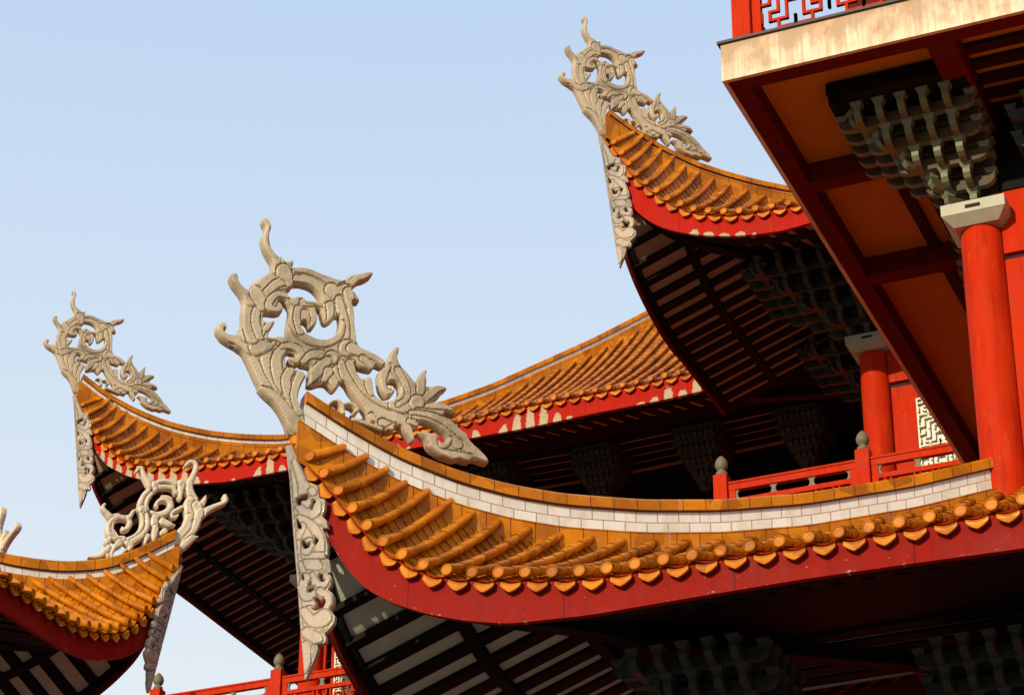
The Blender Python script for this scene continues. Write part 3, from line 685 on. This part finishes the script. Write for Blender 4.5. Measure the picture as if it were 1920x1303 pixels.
K4 = [
 [(1600,490,26),(1612,530,30),(1590,560,28),(1530,585,28),(1450,620,34),(1380,660,44),(1330,690,60)],
 [(1385,482,6),(1372,530,28),(1340,580,40)],
 [(1165,145,16),(1190,120,20),(1235,105,20),(1275,130,26),(1280,185,30),(1255,250,32),(1220,320,40),(1205,400,46),(1225,470,50),(1260,530,50)],
 [(622,208,14),(640,178,18),(675,185,24),(698,240,26),(730,300,30),(780,360,50)],
 [(830,360,44),(830,410,34)],[(860,330,24),(930,318,22),(1000,330,24),(1060,355,34),(1110,330,30)],[(1120,360,50),(1110,430,36),(1105,490,28),(1110,520,14)],
 [(880,385,26),(950,385,26),(1020,400,26),(1060,450,26)],
 [(750,430,30),(700,480,30),(670,550,32),(660,620,30),(680,680,32)],[(790,460,22),(745,520,26),(725,590,26),(735,640,26)],
 [(690,640,50),(720,670,28)],
 [(680,700,26),(690,760,28),(680,830,30),(650,890,32),(600,940,34),(530,975,36),(480,990,30)],
 [(735,700,26),(745,770,28),(735,840,30),(700,905,32),(640,960,32),(570,1000,32)],
 [(1210,560,64),(1200,640,56),(1210,720,54)],[(1290,600,60),(1310,680,56),(1290,760,54),(1250,850,56),(1190,930,56),(1130,1010,50)],
 [(1200,740,50),(1170,830,54),(1110,900,56),(1070,960,46),(1040,1010,34)],
 [(1302,936,6),(1240,960,34),(1180,1010,44),(1120,1060,44),(1080,1110,24)],
 [(780,660,16),(840,690,30),(910,685,38),(970,650,40),(1000,600,36),(985,550,32),(930,525,26),(870,540,24),(838,580,20),(850,610,12)],
 [(1000,520,20),(960,500,22),(900,490,14)],
 [(1120,610,22),(1070,640,24),(1030,660,22),(1005,690,18),(1020,718,18),(1060,715,16),(1078,695,10)],
 [(820,740,44),(820,800,44)],[(1045,812,6),(980,800,36),(910,770,44)],[(930,880,40),(900,900,30)],[(830,850,40),(815,940,36),(810,980,16)],[(745,930,30),(720,990,24),(715,1020,10)],
 [(265,578,16),(245,605,20),(262,640,22),(300,680,28),(340,720,34),(390,710,34),(420,700,22)],
 [(610,640,12),(580,660,20),(550,710,28),(500,730,32),(440,725,30),(380,745,32),(320,800,34),(310,870,34),(340,930,36),(400,960,36),(470,960,36)],
 [(530,740,30),(545,790,32),(520,840,32),(475,860,22),(460,835,12)],
 [(360,790,14),(350,860,16),(380,920,14)],
 [(300,990,40),(330,960,20)],[(430,1010,44),(370,1060,30),(340,1120,28),(335,1170,20)],[(310,1060,34),(270,1110,44),(210,1150,32),(130,1160,14),(80,1158,4)],
 [(520,1010,34),(560,1040,32),(540,1070,26)],[(500,1080,14),(470,1110,20),(440,1140,16)],[(300,1150,30)],
]
o4 = carve('ridge_ornament', r4.roof, M['stone2'], K4, ondiag_vec(5.923, 150, 850, T4), D2N, 9, (50, 80, 1670, 1190), 1/(5.923*110), .06, 1.1, groove=.0, rs=.93)
o4['label'] = 'pale stone scroll with curled horns pointing right'
# the far pavilion carries the same scroll, seen nearly end on
q4 = lambda x, y: ondiag(150+x/5.923, 850+y/5.923, T4)
Kc, Kh = q4(1610, 530), q4(1240, 110)
o5 = o4.copy(); C.objects.link(o5); o5.parent = r5.roof; o5['label'] = 'weathered stone scroll at the left picture edge'
Kn = ondiag(34, 988, T5, -1)
Mt = Matrix.Translation(Vector(Kn)) @ Matrix.Rotation(math.radians(-62), 4, 'Z') @ Matrix.Translation(-Vector(Kc)) @ Matrix.Translation(world_of(o4))
o5.matrix_local = Matrix.Translation(-world_of(r5.roof)) @ Mt

# ------------------------------------------------------------------ carved hanging corner boards
BO = [(537,838),(545,900),(552,1000),(560,1100),(567,1200),(574,1277),(592,1236),(598,1218),(597,1210),(606,1209),(612,1205),(614,1197),(610,1189),(620,1180),(628,1169),(630,1157),(621,1145),(627,1135),(628,1122),(624,1112),(616,1107),(622,1098),(624,1088),(621,1079),(614,1078),(622,1073),(621,1062),(619,1050),(613,1049),(616,1040),(616,1024),(611,1003),(606,992),(616,991),(614,977),(605,969),(611,954),(611,938),(600,935),(597,912),(578,904),(570,884),(560,864),(549,836)]
def z3(pts, oy): return [(520+x/5.014, oy+y/5.014) for x, y in pts]
def z4(pts): return [(540+x/5.014, 1030+y/5.014) for x, y in pts]
BH = [z3([(190,700),(230,670),(312,648),(285,700),(240,708),(225,752),(198,740)],800), z3([(348,697),(378,712),(350,755),(342,792),(322,782),(342,740)],800), z3([(188,855),(243,950),(236,972),(200,962)],800),
 z3([(245,1095),(268,1082),(285,1122),(328,1102),(312,1142),(275,1158),(250,1132)],800), z3([(363,1042),(402,1080),(376,1127),(358,1100)],800),
 z4([(308,243),(347,248),(333,290),(362,290),(357,307),(325,312),(303,282)]), z4([(215,330),(240,285),(230,340),(208,378),(232,380),(272,358),(237,408),(200,412)]),
 z4([(258,478),(292,458),(322,500),(350,463),(368,500),(347,552),(270,582),(248,570),(282,545),(282,510)]), z4([(135,230),(160,260),(165,300),(140,290)])]
W_ = lambda p: p
BK = [[(544,880,3),(556,1010,3),(566,1130,3),(572,1230,2.5)],[(600,945,6),(596,962,9),(580,968,10),(566,955,6)],[(565,975,6),(585,985,7),(600,1005,9),(604,1030,9),(600,1048,7)],[(572,990,6),(565,1010,5)],
 [(590,1055,12),(580,1062,8),(600,1064,9)],[(575,1045,6),(612,1045,5)],[(568,1060,4),(574,1078,5)],
 [(616,1090,7),(606,1100,8),(592,1092,7),(590,1082,5)],[(578,1085,7),(572,1105,8),(578,1122,8),(592,1118,7)],[(605,1112,7),(620,1125,8),(616,1145,8),(600,1150,8),(585,1145,6)],
 [(575,1150,8),(590,1168,10),(606,1165,14),(612,1160,14)],[(580,1190,10),(598,1200,11)],[(578,1215,9),(580,1245,6),(576,1262,3)],[(575,930,10),(572,905,10),(560,870,8)],[(584,1022,10),(578,1035,9)],[(590,925,8)]]
BK = [{'p': k, 'w': .3} for k in BK]
def yplane_vec(Y):
    def f(XY):
        D = _F[None]+_R[None]*((XY[:, 0]-960)/FPX)[:, None]-_U[None]*((XY[:, 1]-651.5)/FPX)[:, None]
        return CAM+D*((Y-CAM[1])/D[:, 1])[:, None]
    return f
bd1 = carve('corner_board', r1.roof, M['board'], BK, yplane_vec(T1[1]-.06), (0, -1, 0), 1.3, (534, 830, 634, 1280), 1/163, .028, 1.0, poly=BO, holes=BH, polyh=.03)
bd1['label'] = 'pierced grey carved board hanging from the tip'
def copy_board(parent, tipA, pts1, tipy, label, mirror=False):
    """pts1: (top-left, bottom tip) picture points on this board's plane"""
    a0, b0 = ony(537, 838, T1[1]-.06), ony(574, 1277, T1[1]-.06)
    o = bd1.copy(); C.objects.link(o); o.parent = parent; o['label'] = label
    a1, b1 = tipA
    k = np.linalg.norm(b1-a1)/np.linalg.norm(b0-a0)
    ang = math.atan2((b1-a1)[0], -(b1-a1)[2])-math.atan2((b0-a0)[0], -(b0-a0)[2])
    Mt = Matrix.Translation(Vector(a1)) @ Matrix.Rotation(-ang, 4, 'Y') @ Matrix.Scale(k, 4) @ Matrix.Translation(-Vector(a0)) @ Matrix.Translation(world_of(bd1))
    o.matrix_local = Matrix.Translation(-world_of(parent)) @ Mt
    return o
copy_board(r3.roof, (ony(1122, 258, T3[1]-.06), ony(1162, 504, T3[1]-.06)), None, None, 'carved board hanging under the highest tip')
copy_board(r2.roof, (ony(137, 742, T2[1]-.06), ony(150, 953, T2[1]-.06)), None, None, 'carved board hanging under the left tip')
# pavilion board hangs on the east side of its corner
a0, b0 = ony(537, 838, T1[1]-.06), ony(574, 1277, T1[1]-.06)
a1, b1 = onx(341, 1062, T4[0]+.06), onx(277, 1300, T4[0]+.06)
bd4 = bd1.copy(); C.objects.link(bd4); bd4.parent = r4.roof; bd4['label'] = 'grey carved board hanging from the right-hand tip'
k = np.linalg.norm(b1-a1)/np.linalg.norm(b0-a0)
g0 = math.atan2((b0-a0)[0], -(b0-a0)[2]); g1 = math.atan2(-(b1-a1)[1], -(b1-a1)[2])
Mt = Matrix.Translation(Vector(a1)) @ Matrix(((0, -1, 0, 0), (-1, 0, 0, 0), (0, 0, 1, 0), (0, 0, 0, 1))) @ Matrix.Rotation(-(g1-g0), 4, 'Y') @ Matrix.Scale(k, 4) @ Matrix.Translation(-Vector(a0)) @ Matrix.Translation(world_of(bd1))
bd4.matrix_local = Matrix.Translation(-world_of(r4.roof)) @ Mt

# ------------------------------------------------------------------ bracket sets
def arm(mb, cx, cy, z, L, ax, w=.095, h=.165, end=.17, dz=.235, L2=None):
    L2 = L if L2 is None else L2                    # L toward -ax, L2 toward +ax
    ax = np.array([float(ax[0]), float(ax[1]), 0.]); ax /= np.linalg.norm(ax); nz = np.array([-ax[1], ax[0], 0])
    pts = [(-L, h), (-L+.005, h*.55), (-L+.05, h*.2), (-L+.13, .0), (L2-.13, .0), (L2-.05, h*.2), (L2-.005, h*.55), (L2, h)]
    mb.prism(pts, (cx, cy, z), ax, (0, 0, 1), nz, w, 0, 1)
    for sg, l_ in ((-1, L), (1, L2)):
        c = np.array([cx, cy, z+h])+ax*sg*(l_-.05); e0, e1 = .055, .085
        V = [c+ax*a*e0+nz*b*e0 for a, b in ((-1, -1), (1, -1), (1, 1), (-1, 1))]+[c+np.array([0, 0, dz-h+.003])+ax*a*e1+nz*b*e1 for a, b in ((-1, -1), (1, -1), (1, 1), (-1, 1))]
        mb.hexa(V, 0)
def bracket_set(parent, x, y, z, p=.30, dz=.235, n=5, mats=None, corner=True, wide=99, label=None):
    root = None
    for k in range(n):
        mb = MB(); zz = z+k*dz; L = (k+1)*p+.02; kw = min(k, wide)
        if corner:
            for i in range(-k, 1):
                arm(mb, x+i*p, y, zz, L, (0, 1), dz=dz, L2=p+.02); arm(mb, x, y+i*p, zz+.004, L, (1, 0), dz=dz, L2=p+.02)
            if k: arm(mb, x-k*p*.9, y-k*p*.9, zz+.002, p*1.2, (1, 1), dz=dz)
            else: arm(mb, x-.12, y-.12, zz+.002, .34, (1, 1), dz=dz)
        else:
            Lx = (kw+1)*p+.02
            for i in range(-kw, kw+1): arm(mb, x+i*p, y, zz, L, (0, 1), dz=dz)
            for i in range(-k, k+1): arm(mb, x, y+i*p, zz+.004, Lx, (1, 0), dz=dz)
        o = mb.build('bracket_set' if root is None else 'bracket_tier', mats or [M['bracket'], M['brshade']], parent if root is None else root)
        if root is None: root = o
    if label: root['label'] = label
    return root
def copy_set(src, parent, dx, dy, dz, mats=None):
    o = src.copy(); C.objects.link(o); o.parent = parent
    o.location = Vector(world_of(src))+Vector((dx, dy, dz))-Vector(world_of(parent))
    for ch in list(src.children):
        c = ch.copy(); C.objects.link(c); c.parent = o
    if mats:
        for q in [o]+list(o.children):
            q.data = mats[q.name.split('.')[0]+str(len(q.data.vertices))] if False else q.data
    return o
def capital(mb, x, y, z0, z1, r=.43):
    zm = z0+(z1-z0)*.45; q = lambda r_, z_: [(x-r_, y-r_, z_), (x+r_, y-r_, z_), (x+r_, y+r_, z_), (x-r_, y+r_, z_)]
    mb.hexa(q(.30, z0)+q(r, zm)); mb.hexa([tuple(v) for v in np.array(q(r, zm))+[0, 0, .0005]]+q(r, z1))

def column(parent, x, y, z0, ztop, r, label=None, nocap=False):
    mb = MB(); mb.lathe(x, y, [(r, z0), (r, ztop-.9), (r*.985, ztop-.25), (r*.95, ztop-.05), (r*.9, ztop)], 40)
    o = mb.build('column', M['red'], parent, True, 60, label)
    if not nocap:
        cp = MB(); capital(cp, x, y, ztop-.04, ztop+.26); cpo = cp.build('capital', M['capital'], o)
        sl_ = MB(); sl_.box((x-.10, y-.445, ztop+.15), (x+.10, y-.432, ztop+.195)); sl_.build('slot_shade', M['dark'], o)  # dark block on the capital's face paints the shade of a slot
    return o

# ---- tower body ---------------------------------------------------------
XC, YC = c1[0], c1[1]
ZS, ZT = 20.94, 21.56                               # balcony underside and top
BX, BY = -8.66, 26.51
col1 = column(tower, XC, YC, 0, 19.50, .29, 'big red round column under the balcony')
for dx, dy in ((5.2, 0), (0, 7.2)): 
    o = col1.copy(); C.objects.link(o); o.location = Vector(col1.location)+Vector((dx, dy, 0))
    for ch in col1.children: q = ch.copy(); C.objects.link(q); q.parent = o
bs1 = bracket_set(tower, XC, YC, 19.76, label='olive painted bracket cluster spreading under the balcony corner')
bsw = bracket_set(tower, XC, YC+3.6, 19.76, corner=False, wide=2)
copy_set(bsw, tower, 3.6, -3.6, 0)
wl = MB(); XW = XC+.02
wl.box((XW+.02, YC+.02, 0), (XW+11, YC+7.2, ZS+.2)); wl.build('wall', M['red'], tower)
wp = MB()
wp.box((XC+.29, YC-.09, 19.05), (XC+10.8, YC+.02, 20.9))                       # lintel board
wp.box((XC+.29, YC-.07, 14.6), (XC+.62, YC+.02, 18.96)); wp.box((XC+.62, YC-.05, 18.55), (XC+10.8, YC+.02, 18.96)); wp.box((XC+.62, YC-.05, 14.6), (XC+10.8, YC+.02, 14.95))
wp.build('door_frame', M['red'], tower)
nn = MB(); nn.box((XC+.29, YC-.03, 18.96), (XC+10.8, YC+.02, 19.05)); nn.build('shadow_gap', M['joistred'], tower)

def fret(mb, x0, x1, z0, z1, y, t, w, cell, seed=0, axis='x', vert=True):
    """Chinese fretwork bars filling a rectangle; bars w wide, t deep."""
    def bar(a, b, c, d):
        a, c = max(x0, min(a, c)), min(x1, max(a, c)); b, d = max(z0, min(b, d)), min(z1, max(b, d))
        if a > c or b > d: return
        if c-a > d-b:
            if axis == 'x': mb.box((a-w/2, y-t/2, b-w/2), (c+w/2, y+t/2, b+w/2))
            else: mb.box((y-t/2, a-w/2, b-w/2), (y+t/2, c+w/2, b+w/2))
        else:
            if axis == 'x': mb.box((a-w/2, y-t/2+.002, b-w/2), (a+w/2, y+t/2-.002, d+w/2))
            else: mb.box((y-t/2+.002, a-w/2, b-w/2), (y+t/2-.002, a+w/2, d+w/2))
    nx = max(1, round((x1-x0)/(cell*4))); nz = max(1, round((z1-z0)/(cell*4))); cx = (x1-x0)/nx/4; cz = (z1-z0)/nz/4
    pat = [(0, 1, 1, 1), (1, 1, 1, 3), (1, 3, 3, 3), (3, 3, 3, 2), (2, 2, 3, 2), (2, 0, 2, 2), (3, 1, 4, 1), (3, 0, 3, 1), (0, 3, 0, 4), (0, 4, 2, 4), (2, 3, 2, 4), (4, 2, 4, 3)]
    for i in range(nx):
        for j in range(nz):
            for a, b, c, d in pat:
                if (i+j+seed) % 2: a, c = 4-a, 4-c
                if (j+seed) % 2: b, d = 4-b, 4-d
                bar(x0+(i*4+a)*cx, z0+(j*4+b)*cz, x0+(i*4+c)*cx, z0+(j*4+d)*cz)

def window(parent, x0, x1, z0, z1, y, label=None, cell=.085):
    fr = MB(); e = .07
    for lo, hi in (((x0-e, y-.03, z0-e), (x1+e, y+.03, z0)), ((x0-e, y-.03, z1), (x1+e, y+.03, z1+e)), ((x0-e, y-.032, z0+.001), (x0, y+.03, z1-.001)), ((x1, y-.032, z0+.001), (x1+e, y+.03, z1-.001))): fr.box(lo, hi)
    o = fr.build('window', M['red'], parent, label=label)
    bk = MB(); bk.box((x0, y+.055, z0), (x1, y+.06, z1)); bk.build('pane', M['backing'], o)
    lt = MB(); fret(lt, x0+.03, x1-.03, z0+.03, z1-.03, y, .05, .026, cell)
    for lo, hi in (((x0, y-.02, z0), (x0+.03, y+.02, z1)), ((x1-.03, y-.02, z0), (x1, y+.02, z1)), ((x0+.03, y-.02, z0), (x1-.03, y+.02, z0+.03)), ((x0+.03, y-.02, z1-.03), (x1-.03, y+.02, z1))): lt.box(lo, hi)
    lt.build('lattice', M['lattice'], o)
    return o
window(tower, XC+.66+.07, XC+1.75, 15.1, 16.1, YC-.08, 'cream latticed window beside the big column', .11)

# ---- balcony --------------------------------------------------------------
ZP = ZS+.30
sb = MB(); sb.box((BX+.02, BY+.02, ZP+.03), (6.5, 39.5, ZT-.02)); bal = sb.build('balcony', M['ceil'], tower, label='wide balcony slab with stained cream edge')
eb = MB(); eb.box((BX, BY, ZS), (6.52, BY+.06, ZT-.04)); eb.box((BX, BY+.0605, ZS), (BX+.06, 39.52, ZT-.04)); eb.build('slab_edge', M['edge'], bal)
fl = MB(); fl.box((BX-.04, BY-.04, ZT-.038), (6.55, 39.55, ZT+.0)); fl.build('flashing', M['flash'], bal)
BZ = ZS+.004
def bx(name, lo, hi, m='beamred'): q = MB(); q.box(lo, hi); return q.build(name, M[m], bal)
bx('beam', (BX+.062, BY+.062, BZ), (6.5, 26.82, ZP+.028)); bx('beam', (BX+.062, 26.822, BZ), (-8.36, 39.4, ZP+.028))
bx('beam', (-5.98, 26.822, BZ), (-5.62, YC, ZP+.028))
bx('beam', (-8.358, 29.33, BZ), (XC, 29.60, ZP+.028)); bx('beam', (-8.358, 32.12, BZ), (XC, 32.42, ZP+.028)); bx('beam', (-8.358, 38.7, BZ), (XC, 39.1, ZP+.028))
bx('beam', (-2.5, 26.822, BZ), (-2.2, YC, ZP+.028))
js = MB()
for k in range(5):
    yy = YC-.25-k*.37
    js.box((-5.618, yy-.09, ZP-.05), (6.5, yy+.09, ZP+.02))
    xx = XC-.22-k*.36
    for ya, yb in ((29.602, 32.118), (32.422, 38.698), (27.6, 29.328)):
        if k < (4 if ya > 29 else 0): js.box((xx-.075, ya, ZP-.07), (xx+.075, yb, ZP+.02))
js.build('joists', M['joistred'], bal)
tf = MB(); tf.box((XC-1.56, YC-1.66, ZS+.13), (XC+.02, YC-1.56, ZP)); tf.box((XC-1.56, YC-1.558, ZS+.03), (XC-1.48, YC+.1, ZP)); tf.box((XC-1.478, YC-1.555, ZS+.0), (XC+.3, YC+.3, ZS+.02)); tf.build('bracket_frame', M['joist'], bal)

def finial(mb, x, y, z, s=1.):
    mb.lathe(x, y, [(r*s, z+h*s) for r, h in ((.0, 0), (.085, 0), (.105, .04), (.10, .075), (.06, .10), (.05, .115), (.085, .135), (.11, .19), (.112, .24), (.095, .30), (.06, .35), (.025, .385), (0, .40))], 20)
def balustrade(parent, x0, x1, y, zf, posts, bottom=.1, rail=1.02, fr=True, label=None, pw=.125, cell=.1):
    """railing along X; zf floor level"""
    r = MB(); zt = zf+rail
    edges = sorted(posts)
    for a, b in zip(edges[:-1], edges[1:]):
        a_, b_ = a+pw, b-pw
        r.box((a_, y-.055, zt-.16), (b_, y+.055, zt-.04)); r.box((a_, y-.075, zt-.038), (b_, y+.075, zt))
        r.box((a_, y-.045, zt-.42), (b_, y+.045, zt-.33)); r.box((a_, y-.045, zf+.05), (b_, y+.045, zf+.14))
        for q0, q1 in ((a_+.002, a_+.13), (b_-.13, b_-.002)): r.box((q0, y-.047, zf+.14), (q1, y+.047, zt-.16))
    root = r.build('balustrade', M['red'], parent, label=label)
    for a, b in zip(edges[:-1], edges[1:]):
        a_, b_ = a+pw+.13, b-pw-.13
        lt = MB(); fret(lt, a_, b_, zf+.16, zt-.44, y, .05, .04, cell, 1); lt.build('lattice_panel', M['red'], root)
        nsp = max(1, int(round((b_-a_)/.75)))
        for k in range(nsp+1):
            sp = MB()
            cx = a_+(b_-a_)*k/nsp; zm0, zm1 = zt-.33, zt-.16
            pts = [(-.09, 0), (-.05, .03), (-.035, .085), (-.05, .14), (-.09, .17), (.09, .17), (.05, .14), (.035, .085), (.05, .03), (.09, 0)]
            pts = [(min(max(px, a_-cx), b_-cx), pz) for px, pz in pts]
            sp.prism(pts, (cx, y, zm0), (1, 0, 0), (0, 0, 1), (0, 1, 0), .05)
            sp.build('spacer', M['finial'], root)
    for px in edges:
        p = MB(); p.box((px-pw, y-pw, zf-.1), (px+pw, y+pw, zt+.16)); po = p.build('post', M['red'], root)
        f = MB(); finial(f, px, y, zt+.158, 1.05); f.build('finial', M['finial'], root, True)
    return root
# balcony railing: only its foot is in view
balustrade(tower, 0, 0, BY+.17, ZT-.02, (-8.38, -4.6, -.8, 3.0), rail=1.15, label='red fretwork railing on the balcony', cell=.12)
rw = MB(); rw.box((BX+.1, BY+.35, ZT), (BX+.2, 39.3, ZT+.12)); rw.box((BX+.1, BY+.35, ZT+1.0), (BX+.2, 39.3, ZT+1.12))
fret(rw, BY+.4, 39.2, ZT+.14, ZT+.98, BX+.15, .05, .035, .12, axis='y')
rw.build('side_railing', M['red'], tower)
up = MB(); up.box((XC-1.45, YC-.6, ZT), (XC+7, YC+7.2, ZT+5.5)); up.build('upper_wall', M['beamred'], tower)

# tower brackets under the lowest roof
XQ, YQ = T1[0]+4.2, T1[1]+4.2
zt_ = float(r1.zso(6, 2.7))-.05
column(tower, XQ, YQ, 0, zt_-1.45, .28, 'red column under the lowest roof corner')
bs1b = bracket_set(tower, XQ, YQ, zt_-1.175-.3, p=.30, dz=.235, mats=[M['bracketshade'], M['bracketshade']])
bracket_set(tower, XC+1.6, YC, 19.80, n=4, mats=[M['bracketshade'], M['bracketshade']], corner=False, wide=2)
fzt = MB(); fzt.box((XC+.3, YC-.12, 20.0), (XC+10.8, YC-.092, ZP-.06)); fzt.build('shade_frieze', M['joist'], tower)  # plain dark board behind the brackets, added to darken the wall
xm = ony(1815, 1210, YC-2)[0]
bracket_set(tower, xm+.4, YQ+1.2, zt_-1.175-.2, mats=[M['bracketshade'], M['bracketshade']], corner=False, wide=2)

# ---- hall body --------------------------------------------------------------
X3, Y3 = c2[0], c2[1]
W2x, W2y = T2[0]+4.35, T2[1]+3.95; WY = W2y+1.65
for nm, lo, hi in (('wall', (X3+.02, Y3+.02, 0), (4, 60, 26.4)), ('wall', (W2x+.02, WY, 0), (X3+.02, 60, 26.6))):
    q = MB(); q.box(lo, hi); q.build(nm, M['red'], hall)
uw = MB(); uw.box((X3+.2, Y3+.3, 26.45), (4, 60, 33)); uw.build('upper_wall', M['red'], hall)
colb = column(hall, X3, Y3, 0, 24.98, .28, 'red round column under the highest roof')
o = column(hall, W2x, W2y, 0, 25.2, .28, 'red round column at the left end of the hall')
for dx in (3.5,): 
    o = colb.copy(); C.objects.link(o); o.location = Vector(colb.location)+Vector((dx, 0, 0))
zb3_ = 25.22; d3_ = (float(r3.zso(4, 1.9))-.12-zb3_)/5
bs3 = bracket_set(hall, X3, Y3, zb3_, p=.40, dz=d3_, mats=[M['bracketshade'], M['bracketshade']], label='dark bracket cluster beneath the highest roof')
copy_set(bs3, hall, W2x-X3, W2y-Y3, float(r2.zso(4, 1.9))-float(r3.zso(4, 1.9)))
dn_ = .26; zn_ = float(r2.zso(6, 3.6))-.1-5*dn_; bsn = None
for px in (742, 935, 1125, 1318, 1512):
    xx = ony(px, 860, W2y)[0]
    if bsn is None: bsn = bracket_set(hall, xx, W2y+.1, zn_, p=.13, dz=dn_, mats=[M['bracketshade'], M['bracketshade']], corner=False, wide=3); x0_ = xx
    else: copy_set(bsn, hall, xx-x0_, 0, 0)
copy_set(bs3, hall, 0, 3.4, 0)
vc = MB(); gx_ = np.linspace(T3[0]+.3, X3+.2, 12); gy_ = np.linspace(T2[1]-.3, WY+.2, 12)
top = np.array([[(x, y, max(float(r3.zso(6, x-T3[0])), float(r2.zso(12, max(0, y-T2[1]))))+.03) for x in gx_] for y in gy_])
vc.grid(top); vc.grid(top+[0, 0, .05]); vc.build('valley_ceiling', M['joist'], hall)
vb = MB(); vb.hexa([(T3[0]+.1, T2[1]-.05, 25.9), (X3, W2y-.3, 27.2), (X3, W2y-.1, 27.2), (T3[0]+.1, T2[1]+.15, 25.9), (T3[0]+.1, T2[1]-.05, 26.15), (X3, W2y-.3, 27.45), (X3, W2y-.1, 27.45), (T3[0]+.1, T2[1]+.15, 26.15)]); vb.build('valley_rafter', M['joistred'], hall)
fz = MB(); fz.box((W2x+.3, WY-.05, 25.2), (X3-.02, WY+.5, 27.75)); fz.box((X3-.03, Y3+.3, 25.3), (X3+.5, WY-.06, 27.35)); fz.box((X3+.3, Y3-.11, 25.61), (4, Y3+.3, 27.3)); fz.build('shade_frieze', M['joist'], hall)  # dark boards added over the upper walls, standing in for eave shade
# wall joinery
wj = MB()
wj.box((X3+.28, Y3-.10, 24.28), (X3+3.2, Y3+.02, 25.6)); wj.box((X3+.3, Y3-.06, 20.6), (X3+.72, Y3+.02, 24.18)); wj.box((X3+.72, Y3-.05, 23.95), (X3+3.2, Y3+.02, 24.18)); wj.box((X3+1.85, Y3-.05, 20.6), (X3+2.4, Y3+.02, 23.95))
wj.build('door_frame', M['red'], hall)
gp = MB(); gp.box((X3+.28, Y3-.03, 24.18), (X3+3.2, Y3+.02, 24.28)); gp.build('shadow_gap', M['joistred'], hall)
xa = ony(1718, 760, Y3-.08)[0]
window(hall, xa, xa+.8, 21.2, 23.85, Y3-.08, 'cream latticed window beside the hall column')
xa, xb = ony(629, 1200, WY-.08)[0], ony(667, 1200, WY-.08)[0]
window(hall, xa, xb, 22.5, ony(640, 1158, WY-.08)[2]+.5, WY-.08, 'narrow cream latticed window behind the lowest roof corner', .07)
wk = MB(); wk.box((xa-.32, WY-.05, 20.9), (xa-.25, WY+.02, 25.1)); wk.box((xb+.25, WY-.05, 20.9), (xb+.32, WY+.02, 25.1)); wk.build('door_frame', M['red'], hall)
# terraces and railings
ter = MB(); ter.box((X3-2.7, Y3-2.7, 20.3), (4, Y3+.02, 20.6)); ter.box((X3-2.7, Y3+.021, 20.3), (X3+.02, W2y-2.6, 20.6)); ter.build('terrace', M['ceil'], hall)
yr = Y3-2.5; zr = ony(1490, 885, yr)[2]
pxs = [ony(px, 880, yr)[0] for px in (1353, 1621)]; stp = pxs[1]-pxs[0]
balustrade(hall, 0, 0, yr, zr-1.02, [pxs[0], pxs[1], pxs[1]+stp, pxs[1]+2*stp], label='red railing with stone finials below the dark eaves')
yr = W2y-2.5; zr = ony(420, 1287, yr)[2]
pxs = [ony(px, 1280, yr)[0] for px in (297, 521)]; stp = pxs[1]-pxs[0]
balustrade(hall, 0, 0, yr, zr-1.02, [pxs[0]+k*stp for k in range(5)], label='red railing with stone finials low at the left')
ter = MB(); ter.box((pxs[0]-.2, yr-.2, zr-1.4), (X3-2.8, W2y+.02, zr-1.1)); ter.build('terrace', M['ceil'], hall)
# roofs behind: main ridge of the hall
rg = MB(); zr_ = float(zh2(12.5)); rg.box((T2[0]+12.45, T2[1]+12.3, zr_-.7), (T2[0]+30, T2[1]+12.7, zr_)); rg.build('main_ridge', M['cap'], hall)

# ---- pavilion bodies -----------------------------------------------------------
pb = MB(); pb.box((T4[0]-12, T4[1]-12, 0), (T4[0]-4.2, T4[1]-4.2, 17.2)); pb.build('wall', M['red'], pav)
bs4 = bracket_set(pav, T4[0]-4.2, T4[1]-4.2, 16.2, p=.3, dz=.2, mats=[M['bracketshade'], M['bracketshade']])
column(pav, T4[0]-4.2, T4[1]-4.2, 0, 16.0, .26)
pb = MB(); pb.box((T5[0]-9, T5[1]+3.0, 0), (T5[0]-3.0, T5[1]+9, T5[2]-1.6)); pb.build('wall', M['red'], pav2)
